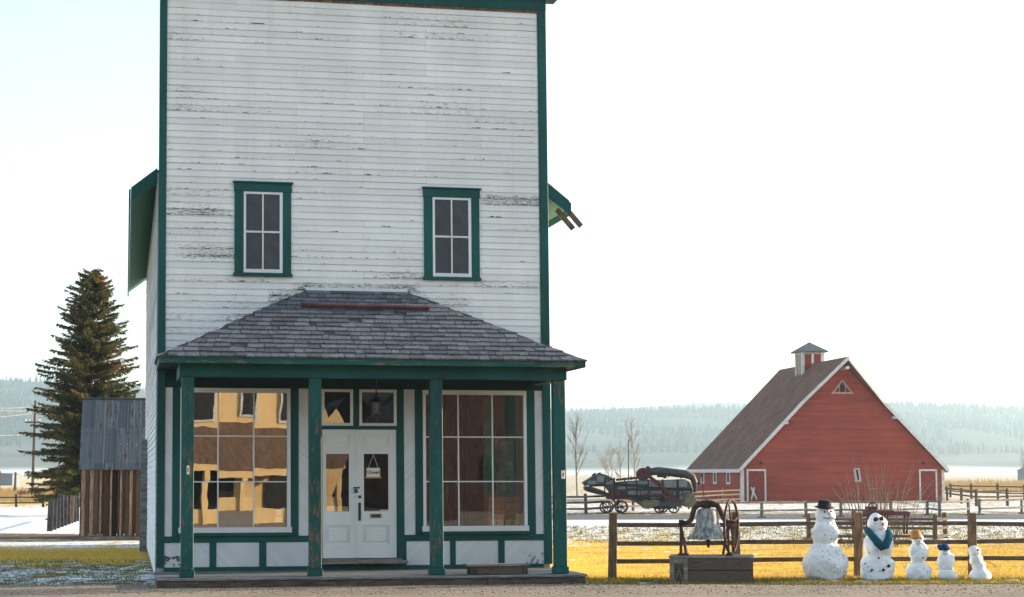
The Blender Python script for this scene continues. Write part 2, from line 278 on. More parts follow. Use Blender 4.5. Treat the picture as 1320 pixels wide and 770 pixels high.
# ------------------------------------------------------------------ mesh builder
def shear_store(v): return Vector((v[0]-0.011*(v[2]-0.2), v[1], v[2]))
class MB:
    def __init__(self, fn=None): self.v = []; self.f = []; self.fn = fn; self.ch = []
    def add(self, vs, fs):
        n = len(self.v); k = len(self.f); self.v += [tuple(p) for p in vs]; self.f += [tuple(n+i for i in f) for f in fs]; self.ch.append((n, len(self.v), k, len(self.f)))
    def box(self, x0, x1, y0, y1, z0, z1):
        self.add([(x0,y0,z0),(x1,y0,z0),(x1,y1,z0),(x0,y1,z0),(x0,y0,z1),(x1,y0,z1),(x1,y1,z1),(x0,y1,z1)],
                 [(0,3,2,1),(4,5,6,7),(0,1,5,4),(1,2,6,5),(2,3,7,6),(3,0,4,7)]); return self
    def bar(self, p, q, w, h, up=(0, 0, 1), tw=1.0):
        p, q, up = Vector(p), Vector(q), Vector(up); d = (q-p).normalized(); s = d.cross(up)
        if s.length < 1e-4: s = d.cross(Vector((0, 1, 0)))
        s.normalize(); u = s.cross(d); vs = []
        for c, k in ((p, 1.0), (q, tw)):
            for a, b in ((-1,-1),(1,-1),(1,1),(-1,1)): vs.append(c+s*a*w/2*k+u*b*h/2*k)
        self.add(vs, [(0,1,2,3),(7,6,5,4),(0,4,5,1),(1,5,6,2),(2,6,7,3),(3,7,4,0)]); return self
    def path(self, pts, rad, n=8, cap=True):
        pts = [Vector(p) for p in pts]
        if not hasattr(rad, '__len__'): rad = [rad]*len(pts)
        rings = []; ref = None
        for i, p in enumerate(pts):
            a = pts[max(i-1, 0)]; b = pts[min(i+1, len(pts)-1)]; d = (b-a).normalized()
            if ref is None: ref = d.orthogonal().normalized()
            ref = (ref-d*ref.dot(d)); ref = ref.normalized() if ref.length > 1e-5 else d.orthogonal().normalized()
            s = d.cross(ref)
            rings.append([p+(ref*math.cos(2*math.pi*k/n)+s*math.sin(2*math.pi*k/n))*rad[i] for k in range(n)])
        vs = [q for r_ in rings for q in r_]; fs = []
        for i in range(len(pts)-1):
            for k in range(n): fs.append((i*n+k, i*n+(k+1)%n, (i+1)*n+(k+1)%n, (i+1)*n+k))
        if cap: fs += [tuple(range(n-1, -1, -1)), tuple((len(pts)-1)*n+k for k in range(n))]
        self.add(vs, fs); return self
    def tube(self, p, q, r0, r1=None, n=8): return self.path([p, q], [r0, r0 if r1 is None else r1], n)
    def lathe(self, prof, c=(0, 0, 0), n=24, axis='z'):
        vs = []
        for r_, h in prof:
            for k in range(n):
                a = 2*math.pi*k/n; x, y = r_*math.cos(a), r_*math.sin(a)
                vs.append((c[0]+x, c[1]+y, c[2]+h) if axis == 'z' else ((c[0]+x, c[1]+h, c[2]+y) if axis == 'y' else (c[0]+h, c[1]+x, c[2]+y)))
        fs = []
        for i in range(len(prof)-1):
            for k in range(n): fs.append((i*n+k, i*n+(k+1)%n, (i+1)*n+(k+1)%n, (i+1)*n+k))
        fs += [tuple(range(n-1, -1, -1)), tuple((len(prof)-1)*n+k for k in range(n))]
        self.add(vs, fs); return self
    def prism(self, poly, a, b, axis='y'):           # poly in (x,z) for axis y, (y,z) for axis x, (x,y) for axis z
        f = {'y': lambda u, w, t: (u, t, w), 'x': lambda u, w, t: (t, u, w), 'z': lambda u, w, t: (u, w, t)}[axis]
        n = len(poly); vs = [f(u, w, a) for u, w in poly]+[f(u, w, b) for u, w in poly]
        self.add(vs, [tuple(range(n)), tuple(range(2*n-1, n-1, -1))]+[(i, n+i, n+(i+1)%n, (i+1)%n) for i in range(n)]); return self
    def ball(self, c, r, sx=1, sy=1, sz=1, nu=20, nv=12, jit=0.0, rng=random, sq=1.0):
        c = Vector(c); vs = []; fs = []
        ph = [rng.uniform(0, 6.28) for _ in range(6)]
        for j in range(nv+1):
            t = math.pi*j/nv
            for k in range(nu):
                a = 2*math.pi*k/nu
                x, y, z = math.sin(t)*math.cos(a), math.sin(t)*math.sin(a), math.cos(t)
                if sq != 1.0:
                    z = math.copysign(abs(z)**sq, z)
                kx = 1+jit*(math.sin(3*x+2*z+ph[0])+math.sin(4*y-3*z+ph[1])+0.6*math.sin(7*x+5*y+ph[2])+0.5*math.sin(9*z+6*y+ph[3]))/2
                vs.append(c+Vector((x*r*sx, y*r*sy, z*r*sz))*kx)
        for j in range(nv):
            for k in range(nu): fs.append((j*nu+k, (j+1)*nu+k, (j+1)*nu+(k+1)%nu, j*nu+(k+1)%nu))
        self.add(vs, fs); return self
    def split(self, name, mat, parent, **kw):
        for a, b_, c, d in self.ch:
            m = MB(self.fn); m.v = self.v[a:b_]; m.f = [tuple(i-a for i in f) for f in self.f[c:d]]; m.build(name, mat, parent, **kw)
    def build(self, name, mat, parent=None, smooth=False, bevel=0.0, loc=None, rot=0.0):
        vs = [self.fn(p) for p in self.v] if self.fn else self.v
        me = bpy.data.meshes.new(name); me.from_pydata([tuple(p) for p in vs], [], self.f); me.materials.append(mat)
        bm = bmesh.new(); bm.from_mesh(me)
        bmesh.ops.recalc_face_normals(bm, faces=bm.faces) if len(bm.faces) < 60000 else None
        if bevel > 0:
            es = [e for e in bm.edges if len(e.link_faces) == 2 and e.calc_face_angle(0) > 0.6]
            bmesh.ops.bevel(bm, geom=es, offset=bevel, segments=1, profile=0.5, affect='EDGES', clamp_overlap=True)
        bm.to_mesh(me); bm.free()
        if smooth:
            for p in me.polygons: p.use_smooth = True
        o = bpy.data.objects.new(name, me); col.objects.link(o)
        if parent: o.parent = parent
        if loc is not None: o.location = loc
        if rot: o.rotation_euler.z = rot
        return o
def tag(o, label=None, cat=None, group=None, kind=None):
    if label: o['label'] = label
    if cat: o['category'] = cat
    if group: o['group'] = group
    if kind: o['kind'] = kind
    return o
def thing(name, label, cat, loc=(0, 0, 0), rot=0.0, group=None):
    o = bpy.data.objects.new(name, None); col.objects.link(o); o.location = loc; o.rotation_euler.z = rot; o.empty_display_size = 0.2
    return tag(o, label, cat, group)
def SB(): return MB(shear_store)

# ================================================================== SETTING
gz = bpy.data.objects
def ground_mat():
    m, nt, b = new_mat('valley_ground'); o = objco(nt); l, d, z = sepx(nt, o)
    big = noise(nt, o, 0.16, 4); med = noise(nt, vmul(nt, o, (1, 0.6, 1)), 1.1, 5, 0.6); fine = noise(nt, vmul(nt, o, (1, 0.55, 1)), 4.5, 6, 0.7); vfine = noise(nt, o, 30, 3)
    # slopes stretch across the view because distances do: distance bands are fuzzy
    dn = mth(nt, 'ADD', d, mth(nt, 'MULTIPLY', mth(nt, 'SUBTRACT', noise(nt, vmul(nt, o, (0.45, 1, 1)), 0.55, 6, 0.65), 0.5), mth(nt, 'MULTIPLY', d, 0.30)))
    q = mth(nt, 'DIVIDE', dn, 200.0)
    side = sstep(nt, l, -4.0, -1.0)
    def P(x): return x/200.0
    covR = ramp(nt, q, [(P(29), .06), (P(33), .16), (P(38), .24), (P(43), .32), (P(46), .42), (P(48.5), .52), (P(58), .55), (P(62), .74), (P(68), .80), (P(77), .36), (P(80), .36), (P(86), .62), (P(110), .52), (P(190), .46)])
    covL = ramp(nt, q, [(P(29), .54), (P(35), .52), (P(37), .27), (P(42), .25), (P(44.5), .66), (P(48), .55), (P(49), .18), (P(52), .2), (P(54), .82), (P(85), .80), (P(100), .45), (P(115), .15), (P(150), .2), (P(190), .46)])
    cov = mix(nt, side, covL, covR)
    s = mth(nt, 'ADD', mth(nt, 'MULTIPLY', fine, 0.55), mth(nt, 'MULTIPLY', med, 0.45))
    s = lstep(nt, s, 0.32, 0.68)
    snow = sstep(nt, mth(nt, 'SUBTRACT', cov, s), -0.05, 0.07)
    grR = ramp(nt, q, [(P(29), .55), (P(30.8), .5), (P(31.5), .10), (P(46), .12), (P(49), .38), (P(60), .3), (P(66), .15), (P(76), .75), (P(80), .75), (P(86), .3), (P(120), .1)])  # dark green band by the thresher paints in its shadow
    grL = ramp(nt, q, [(P(29), .8), (P(35.5), .7), (P(37), .05), (P(43), .05), (P(46), .3), (P(54), .5), (P(90), .3), (P(110), .0)])  # golden band left of the store stands in for a sunlit strip
    gr = mix(nt, side, grL, grR)
    gm = sstep(nt, mth(nt, 'SUBTRACT', gr, lstep(nt, med, 0.3, 0.7)), -0.25, 0.25)
    dry = mix(nt, fine, (0.55, 0.35, 0.04), (0.74, 0.53, 0.11)); green = mix(nt, fine, (0.060, 0.070, 0.016), (0.13, 0.115, 0.03))
    dry = mix(nt, sstep(nt, noise(nt, vmul(nt, o, (0.5, 1, 1)), 0.8, 6, 0.7), 0.44, 0.60), dry, (0.40, 0.23, 0.05))
    dry = mix(nt, sstep(nt, noise(nt, vmul(nt, o, (0.7, 1, 1)), 2.1, 5, 0.7), 0.52, 0.66, 0, 0.8), dry, (0.19, 0.13, 0.035))
    dry = mix(nt, mth(nt, 'MULTIPLY', mth(nt, 'SUBTRACT', 1.0, side), 0.75), dry, mix(nt, fine, (0.66, 0.40, 0.05), (0.86, 0.60, 0.12)))  # left dry grass painted brighter gold in place of sunlight
    grass = mix(nt, gm, dry, green)
    grass = mix(nt, sstep(nt, vfine, 0.35, 0.75, 0.0, 0.5), grass, (0.09, 0.07, 0.03))
    dirtL = mth(nt, 'MULTIPLY', mth(nt, 'MULTIPLY', sstep(nt, dn, 48.0, 49.5), sstep(nt, dn, 53.5, 52.0)), mth(nt, 'SUBTRACT', 1.0, side))
    grass = mix(nt, dirtL, grass, mix(nt, fine, (0.22, 0.15, 0.10), (0.12, 0.085, 0.06)))
    c = mix(nt, snow, grass, mix(nt, fine, (0.82, 0.85, 0.88), (0.72, 0.75, 0.79)))
    fin(b, c, 0.9, 0.15)
    hh = mth(nt, 'ADD', mth(nt, 'MULTIPLY', fine, 0.6), mth(nt, 'MULTIPLY', snow, 0.25))
    bump(nt, b, mth(nt, 'ADD', hh, mth(nt, 'MULTIPLY', vfine, 0.25)), 0.8, 0.10); return m
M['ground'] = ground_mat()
def ground():
    mb = MB(); xs = [-5800, -2500, -1200, -500, -200, -90]+[x for x in range(-45, 91, 3)]+[150, 300, 700, 1500, 2800, 5800]
    ys = [-400, -120, -40, -10, 10, 20]+[24+i*1.5 for i in range(40)]+[90, 105, 125, 160, 210, 300, 500, 900, 1600, 2900, 5900]
    for y in ys:
        for x in xs: mb.v.append((x, y, 0.0))
    nx = len(xs)
    for j in range(len(ys)-1):
        for i in range(nx-1): mb.f.append((j*nx+i, j*nx+i+1, (j+1)*nx+i+1, (j+1)*nx+i))
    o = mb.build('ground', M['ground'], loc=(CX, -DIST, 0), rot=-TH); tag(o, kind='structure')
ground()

def gravel_mat():
    m, nt, b = new_mat('gravel_road'); o = objco(nt); l, d, z = sepx(nt, o)
    v = nd(nt, 'ShaderNodeTexVoronoi', {'Vector': o, 'Scale': 38.0}); r = sepx(nt, v.outputs['Color'])[0]
    n = noise(nt, o, 0.5, 5); n2 = noise(nt, vmul(nt, o, (0.35, 3, 1)), 1.4, 5); n3 = noise(nt, o, 22, 4, 0.75)
    c = mix(nt, r, (0.17, 0.135, 0.105), (0.46, 0.38, 0.30))
    c = mix(nt, sstep(nt, n2, 0.35, 0.7, 0, 0.6), c, (0.36, 0.29, 0.225))
    c = mix(nt, sstep(nt, n, 0.42, 0.68, 0, 0.5), c, (0.18, 0.15, 0.13))
    c = mix(nt, sstep(nt, n3, 0.55, 0.75, 0, 0.5), c, (0.09, 0.075, 0.065))
    sp = sstep(nt, nd(nt, 'ShaderNodeTexWhiteNoise', {'Vector': vmul(nt, v.outputs['Position'], (1, 1, 1))}).outputs['Value'], 0.93, 0.96)
    c = mix(nt, mth(nt, 'MULTIPLY', sp, 0.6), c, (0.50, 0.45, 0.38))
    fin(b, c, 0.9, 0.2)
    bump(nt, b, mth(nt, 'ADD', mth(nt, 'SUBTRACT', 1.0, v.outputs['Distance']), mth(nt, 'MULTIPLY', n3, 1.0)), 0.9, 0.03); return m
M['gravel'] = gravel_mat()
def road_near():
    mb = MB(); d0 = [(-60, 28.55)]
    n = 120; rng = random.Random(3)
    top = []
    for i in range(n+1):
        l = -60+i*(140/n); top.append((l, 28.72+0.006*l+0.10*math.sin(l*0.9)+rng.uniform(-0.05, 0.05)))
    for l, d in top: mb.v.append((l, d, 0.024))
    for l, d in top: mb.v.append((l, d-0.25, 0.03))
    for l, d in top: mb.v.append((l, 10, 0.03))
    for l, d in top: mb.v.append((l, -60 if True else 0, 0.03))
    k = n+1
    for r_ in range(3):
        for i in range(n): mb.f.append((r_*k+i, (r_+1)*k+i, (r_+1)*k+i+1, r_*k+i+1))
    tag(mb.build('gravel_road', M['gravel'], loc=(CX, -DIST, 0), rot=-TH), kind='structure')
road_near()
M['asphalt'] = simple('far_road_asphalt', (0.10, 0.105, 0.115), 0.85, var=0.25, scale=0.6, stretch=(0.3, 2, 1))
def far_road():
    mb = MB(); n = 40
    for i in range(n+1):
        l = -3+i*(80/n); a = 69.0+0.03*l+0.4*math.sin(l*0.13); mb.v += [(l, a, 0.006), (l, a+8.2, 0.006)]
    for i in range(n): mb.f.append((2*i, 2*i+2, 2*i+3, 2*i+1))
    tag(mb.build('road', M['asphalt'], loc=(CX, -DIST, 0), rot=-TH), kind='structure')
far_road()

# hills: one terrain sheet per ridge, with a wood on it
def ridge_top(px, table):
    for (a, ya), (b_, yb) in zip(table, table[1:]):
        if a <= px <= b_: return ya+(yb-ya)*(px-a)/(b_-a)
    return table[0][1] if px < table[0][0] else table[-1][1]
def hill_mat(name, c1, c2):
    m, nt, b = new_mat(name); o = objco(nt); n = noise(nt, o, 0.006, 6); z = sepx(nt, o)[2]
    low = sstep(nt, mth(nt, 'ADD', z, mth(nt, 'MULTIPLY', mth(nt, 'SUBTRACT', noise(nt, o, 0.002, 4), 0.5), 20.0)), 10.0, 2.0)  # foot of the slope painted pale in place of mist
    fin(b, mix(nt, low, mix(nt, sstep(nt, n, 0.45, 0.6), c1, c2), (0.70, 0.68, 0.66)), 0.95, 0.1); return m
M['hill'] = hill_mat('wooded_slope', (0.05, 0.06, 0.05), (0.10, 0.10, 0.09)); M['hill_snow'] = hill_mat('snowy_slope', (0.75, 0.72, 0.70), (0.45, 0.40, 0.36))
NEARHILL = [(-600, 470), (-300, 480), (-60, 490), (40, 496), (130, 500), (190, 508), (300, 520), (500, 534), (735, 535), (850, 534), (955, 530), (1060, 526), (1140, 525), (1240, 528), (1330, 534), (1500, 540), (1900, 550)]
FARHILL = [(-600, 520), (300, 530), (735, 533), (800, 530), (860, 526), (905, 522), (960, 523), (1010, 530), (1150, 534), (1270, 531), (1320, 526), (1400, 522), (1900, 530)]
def hill(name, table, d0, d1, mat, wob, pow_=1.3, seed=1):
    mb = MB(); pxs = list(range(-600, 1901, 20)); nj = 14; rng = random.Random(seed)
    for j in range(nj+1):
        t = j/nj; d = d0+(d1-d0)*t
        for px in pxs:
            H = EYE+(613-ridge_top(px, table))*d1/FOC
            h = H*t**pow_ * (1+wob*math.sin(px*0.021+j*0.9)*math.sin(px*0.0063+1)*(1-t))
            mb.v.append(((px-660)/FOC*d, d, h-0.6*(1-t)**4))
    for px in pxs: mb.v.append(((px-660)/FOC*(d1+160), d1+160, -0.5))
    k = len(pxs)
    for j in range(nj+1):
        for i in range(k-1): mb.f.append((j*k+i, j*k+i+1, (j+1)*k+i+1, (j+1)*k+i))
    o = mb.build(name, mat, loc=(CX, -DIST, 0), rot=-TH, smooth=True); tag(o, kind='structure'); return mb, k, nj
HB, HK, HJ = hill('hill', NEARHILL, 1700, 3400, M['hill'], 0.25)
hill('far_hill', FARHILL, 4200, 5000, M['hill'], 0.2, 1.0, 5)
def forest():
    rng = random.Random(11); mb = MB()
    def hz(i, j): return HB.v[j*HK+i]
    for q in range(15000):
        if q < 2200: tj = HJ-rng.random()**2*1.2-0.001
        else: tj = rng.uniform(0.22, 1)**0.8*HJ-0.002
        ti = rng.uniform(24, 106)
        # clearings
        cl = math.sin(ti*0.5+tj*0.8)+math.sin(ti*0.23-tj*0.5+2)
        if q >= 2200 and cl > 1.2: continue
        i, j = int(ti), max(0, min(HJ-1, int(tj))); a, b_, c, d = hz(i, j), hz(i+1, j), hz(i, j+1), hz(i+1, j+1); u, w = ti-i, tj-j
        p = [(a[k]*(1-u)+b_[k]*u)*(1-w)+(c[k]*(1-u)+d[k]*u)*w for k in range(3)]
        h = rng.uniform(5.0, 13.0) * (1.35 if rng.random() < 0.06 else 1); r_ = h*rng.uniform(0.13, 0.24); n = 5; ph = rng.uniform(0, 6)
        vs = [(p[0]+r_*math.cos(ph+6.283*k/n)*rng.uniform(.7, 1.2), p[1]+r_*math.sin(ph+6.283*k/n), p[2]-0.5+h*0.12) for k in range(n)]+[(p[0], p[1], p[2]+h)]
        mb.add(vs, [(k, (k+1) % n, n) for k in range(n)])
    o = mb.build('forest', M['far_needles'], loc=(CX, -DIST, 0), rot=-TH); tag(o, 'dark conifer wood covering the hazy hillsides behind the barn', 'forest', kind='stuff')
forest()

# ================================================================== STORE
store = thing('store_building', 'tall false front white clapboard store with green trim and a hipped porch roof', 'building')
W = 6.4; LEN = 16.2; ZT = 9.56; ZE = 6.55
def clap_rows(mb, p0, dirv, nrm, length, z0, z1, pitch=0.107, lip=0.016, rng=random, joints=True, holes=()):
    """lapped boards: each a thin tilted slab; lengths broken at butt joints"""
    p0, dirv, nrm = Vector(p0), Vector(dirv), Vector(nrm); z = z0
    js = [0.0, length*0.18, length*0.34, length*0.52, length*0.69, length*0.84, length]
    while z < z1-0.01:
        zt = min(z+pitch*1.02, z1)
        cuts = [0.0]+sorted(j for j in js[1:-1] if rng.random() < 0.36)+[length]
        for a, b in zip(cuts, cuts[1:]):
            a2, b2 = (a+0.0015 if a > 0 else a), (b-0.0015 if b < length else b)
            if any(z+pitch*0.5 > h[2] and z+pitch*0.5 < h[3] and b2 > h[0] and a2 < h[1] for h in holes):
                segs_ = [(a2, b2)]
                for h in holes: segs_ = [t for (u, v) in segs_ for t in (((u, min(v, h[0])), (max(u, h[1]), v)) if v > h[0] and u < h[1] else ((u, v),)) if t[1]-t[0] > 0]
            else: segs_ = [(a2, b2)]
            for a2, b2 in segs_:
                if b2-a2 < 0.03: continue
                o = lip+rng.uniform(-0.005, 0.005); dz0 = rng.uniform(-0.005, 0.005); dz1 = rng.uniform(-0.005, 0.005)
                A, B = p0+dirv*a2, p0+dirv*b2
                q = [A+nrm*o+Vector((0,0,z+dz0)), B+nrm*o+Vector((0,0,z+dz1)), B+nrm*0.001+Vector((0,0,zt)), A+nrm*0.001+Vector((0,0,zt)),
                     A+nrm*(-0.004)+Vector((0,0,z+dz0)), B+nrm*(-0.004)+Vector((0,0,z+dz1)), B-nrm*0.004+Vector((0,0,zt)), A-nrm*0.004+Vector((0,0,zt))]
                mb.add(q, [(0,1,2,3),(4,5,1,0),(0,3,7,4),(1,5,6,2)])
        z += pitch
rs = random.Random(21)
def roofz(x, base=6.98, sl=0.80): return base+sl*(x if x < W/2 else W-x)-0.0   # underside line at wall = about 6.55 at x=-.06
ZW = 6.6
# upper front wall (false front): backing + boards
b = SB(); b.box(0, W, 0.02, 0.17, 3.45, 9.74); b.build('front_wall', M['clap'], store)
b = SB(); clap_rows(b, (0.10, 0.0, 0), (1,0,0), (0,-1,0), W-0.22, 3.42, ZT, rng=rs, holes=((1.12, 1.99, 4.93, 6.44), (4.24, 5.13, 4.93, 6.44))); b.build('front_siding', M['clap'], store)
b = SB()
for s, x in ((-1, 0.0), (1, W)): b.box(x-0.03 if s < 0 else x-0.17, x+0.17 if s < 0 else x+0.03, 0.19, LEN, 0.10, ZW)
b.split('side_wall', M['clap_side'], store)
b = SB(); clap_rows(b, (-0.032, LEN-0.05, 0), (0,-1,0), (-1,0,0), LEN-0.23, 0.12, ZW, rng=rs); b.build('side_siding', M['clap_side'], store); b = SB(); clap_rows(b, (W+0.032, 0.18, 0), (0,1,0), (1,0,0), LEN-0.23, 0.12, ZW, rng=rs)
b.build('side_siding', M['clap_side'], store)
b = SB(); b.box(0.15, W-0.15, LEN-0.17, LEN-0.005, 0.10, ZW); b.prism([(0.02, ZW+0.0), (W-0.02, ZW+0.0), (W/2, ZW+2.5)], LEN-0.17, LEN-0.01, 'y'); b.build('rear_wall', M['clap_side'], store)
# main gable roof with deep eaves
b = SB()
EX = 0.46; zr = 8.98; sl = (zr-6.22)/(W/2+EX)
for s in (-1, 1):
    e = -EX if s < 0 else W+EX
    b.add([(e, 0.20, 6.24), (W/2, 0.20, zr), (W/2, LEN+0.6, zr), (e, LEN+0.6, 6.24), (e, 0.20, 6.32), (W/2, 0.20, zr+0.09), (W/2, LEN+0.6, zr+0.09), (e, LEN+0.6, 6.32)],
          [(0,3,2,1),(4,5,6,7),(0,1,5,4),(1,2,6,5),(2,3,7,6),(3,0,4,7)])
b.build('main_roof', M['roof_dark'], store)
b = SB()
for s in (-1, 1):
    e = -EX if s < 0 else W+EX; k = -1 if s < 0 else 1
    xi = (-0.04 if s < 0 else W+0.04); zi = 6.24+sl*(abs(e-xi))
    # rake board on the front end, fascia along the eave, sloped soffit boards
    b.add([(e, 0.175, 6.10), (xi, 0.175, zi-0.14), (xi, 0.175, zi+0.12), (e, 0.175, 6.34), (e, 0.198, 6.10), (xi, 0.198, zi-0.14), (xi, 0.198, zi+0.12), (e, 0.198, 6.34)],
          [(0,1,2,3),(7,6,5,4),(0,4,5,1),(1,5,6,2),(2,6,7,3),(3,7,4,0)])
b.split('rake_board', M['green'], store)
b = SB()
for s in (-1, 1):
    e = -EX-0.035 if s < 0 else W+EX+0.005
    b.box(e, e+0.03, 0.20, LEN+0.6, 6.10, 6.315)
b.split('fascia', M['green'], store)
b = SB()
for s in (-1, 1):
    e = -EX if s < 0 else W+EX; xi = (-0.035 if s < 0 else W+0.035); zi = 6.21+sl*abs(e-xi)
    b.add([(e, 0.20, 6.21), (xi, 0.20, zi), (xi, LEN+0.6, zi), (e, LEN+0.6, 6.21), (e, 0.20, 6.235), (xi, 0.20, zi+0.025), (xi, LEN+0.6, zi+0.025), (e, LEN+0.6, 6.235)],
          [(0,3,2,1),(4,5,6,7),(0,1,5,4),(1,2,6,5),(2,3,7,6),(3,0,4,7)])
b.split('soffit', M['soffit'], store)
# loose rafter sticks under the right eave
for dz, dx in ((0.0, 0.0), (-0.05, -0.14)):
    b = SB(); b.bar((W+0.38+dx, 0.215, 6.14+dz+0.10), (W+0.67+dx, 0.225, 5.82+dz+0.09), 0.04, 0.09, up=(1, 0, 1)); b.build('rafter_tail', M['fence_post'], store, bevel=0.004)
# corner boards, top band, cornice
b = SB()
for x0, x1 in ((-0.02, 0.10), (W-0.10, W+0.04)): b.box(x0, x1, -0.03, 0.19, 0.22, 9.56)
b.split('corner_board', M['green_worn'], store, bevel=0.004)
b = SB(); b.box(-0.02, W+0.04, -0.035, 0.19, 9.562, 9.80); b.build('frieze_board', M['green'], store)
b = SB(); b.box(-0.22, W+0.28, -0.22, 0.42, 9.80, 9.86); b.box(-0.25, W+0.31, -0.25, 0.45, 9.862, 9.93); b.build('cornice', M['green_eave'], store)
b = SB(); b.box(0.1, W-0.1, -0.024, -0.004, 9.515, 9.558); b.build('frieze_lath', M['fence_post'], store)

def upper_window(x0, x1, z0, z1):
    ix0, ix1, iz0, iz1 = x0+0.145, x1-0.135, z0+0.05, z1-0.155
    f = SB()
    f.box(x0, ix0, -0.035, 0.0, z0+0.055, z1-0.16); f.box(ix1, x1, -0.035, 0.0, z0+0.055, z1-0.16); f.box(x0-0.012, x1+0.012, -0.042, 0.0, z1-0.158, z1-0.02)
    f.box(x0-0.03, x1+0.035, -0.065, 0.0, z1-0.018, z1+0.01)
    fr = f.build('window', M['green_worn'], store, bevel=0.003)
    s = SB(); s.box(x0-0.02, x1+0.02, -0.07, 0.0, z0, z0+0.052); s.build('sill', M['green_worn'], fr, bevel=0.004)
    s = SB(); t = 0.042
    for a, b_, c, d in ((ix0+.003, ix0+t, iz0+.01, iz1-.003), (ix1-t-0.01, ix1-.003, iz0+.01, iz1-.003), (ix0+t, ix1-t-0.01, iz1-t, iz1-.003), (ix0+t, ix1-t-0.01, iz0+.01, iz0+0.07)): s.box(a, b_, -0.03, -0.005, c, d)
    zm = (iz0+iz1)/2+0.01; xm = (ix0+ix1)/2-0.005
    s.box(ix0+t, ix1-t-0.01, -0.027, -0.005, zm-0.016, zm+0.016); s.box(xm-0.012, xm+0.012, -0.024, -0.005, iz0+0.07, zm-0.016); s.box(xm-0.012, xm+0.012, -0.024, -0.005, zm+0.016, iz1-t)
    s.build('sash', M['white'], fr, bevel=0.002)
    p = SB(); gx0, gx1 = ix0+t, ix1-t-0.01
    for a, b_ in ((gx0, xm-0.012), (xm+0.012, gx1)):
        for c, d in ((iz0+0.07, zm-0.016), (zm+0.016, iz1-t)): p.box(a+.001, b_-.001, -0.014, -0.004, c+.001, d-.001)
    p.build('pane', M['upglass'], fr)
upper_window(1.195, 2.115, 4.91, 6.46); upper_window(4.315, 5.255, 4.91, 6.46)

# ---- ground floor shop front
FZ = 0.165                      # boardwalk level
b = SB()                        # header and green uprights (facing boards sit on Y=0)
b.box(0.10, W-0.10, -0.012, 0.06, 3.092, 3.45); b.build('header_board', M['dark_green'], store); b = SB()  # header coloured darker green to deepen the shade under the porch
for x0, x1 in ((0.222, 0.338), (2.111, 2.236), (2.405, 2.608), (3.130, 3.224), (3.847, 3.964), (4.148, 4.271), (6.028, 6.166)):
    z0 = 0.715 if not (2.4 < x0 < 3.95) else 0.33
    if 3.12 < x0 < 3.2: z0 = 2.43
    b.box(x0, x1, -0.018, 0.06, z0, 3.088)
b.box(2.612, 3.843, -0.016, 0.06, 2.432, 2.486)
b.split('shopfront_frame', M['green'], store, bevel=0.003)
b = SB()
for x0, x1 in ((0.10, 2.606), (3.966, W-0.10)):
    b.box(x0, x1, -0.026, 0.06, 0.612, 0.712); b.box(x0, x1, -0.02, 0.06, 0.125, 0.222)
b.box(2.608, 3.964, -0.018, 0.06, 0.125, 0.252)
b.split('sill_rail', M['green'], store, bevel=0.003)
b = SB()
for x0, x1 in ((0.816, 0.922), (1.606, 1.718), (2.548, 2.605), (3.966, 3.995), (4.719, 4.812), (5.525, 5.631)): b.box(x0, x1, -0.02, 0.05, 0.2225, 0.6115)
b.split('panel_stile', M['green'], store, bevel=0.003)
def beadboard(x0, x1, z0, z1, y, sgn, gap=0.055):
    """diagonal boards clipped to a rectangle, real grooves between them"""
    mb = SB(); mb.box(x0, x1, y+0.006, y+0.05, z0, z1)
    import itertools
    L = (z1-z0)
    w = gap; k0 = -int(L/w)-2; k1 = int((x1-x0)/w)+int(L/w)+3
    def clip(poly):
        for ax, val, keep in ((0, x0, 1), (0, x1, -1), (1, z0, 1), (1, z1, -1)):
            out = []
            for i in range(len(poly)):
                p, q = poly[i], poly[(i+1) % len(poly)]
                ip, iq = (p[ax]-val)*keep >= 0, (q[ax]-val)*keep >= 0
                if ip: out.append(p)
                if ip != iq:
                    t = (val-p[ax])/(q[ax]-p[ax]); out.append((p[0]+(q[0]-p[0])*t, p[1]+(q[1]-p[1])*t))
            poly = out
            if len(poly) < 3: return None
        return poly
    big = 6.0
    for k in range(k0*8, k1*8):
        a = x0+k*w
        if sgn < 0: poly = [(a+0.003, z1), (a+w-0.003, z1), (a+w-0.003+big, z1-big), (a+0.003+big, z1-big)]
        else: poly = [(a+0.003, z0), (a+w-0.003, z0), (a+w-0.003+big, z0+big), (a+0.003+big, z0+big)]
        if a > x1+0.1 or a+big < x0: continue
        c = clip(poly)
        if c and abs(sum(c[i][0]*c[(i+1)%len(c)][1]-c[(i+1)%len(c)][0]*c[i][1] for i in range(len(c)))) > 1e-5: mb.prism(c, y, y+0.0055, 'y')
    return mb
for x0, x1, s in ((0.102, 0.814, -1), (0.924, 1.604, -1), (1.720, 2.546, -1), (3.997, 4.717, 1), (4.814, 5.523, 1), (5.633, 6.298, 1)):
    beadboard(x0, x1, 0.224, 0.610, -0.008, s).build('panel', M['white_panel'], store)
for x0, x1, s in ((0.104, 0.220, -1), (2.238, 2.403, -1), (3.966, 4.146, 1), (6.168, 6.300, 1)):
    beadboard(x0, x1, 0.7135, 3.09, -0.006, s, 0.06).build('strip_panel', M['white_panel'], store)

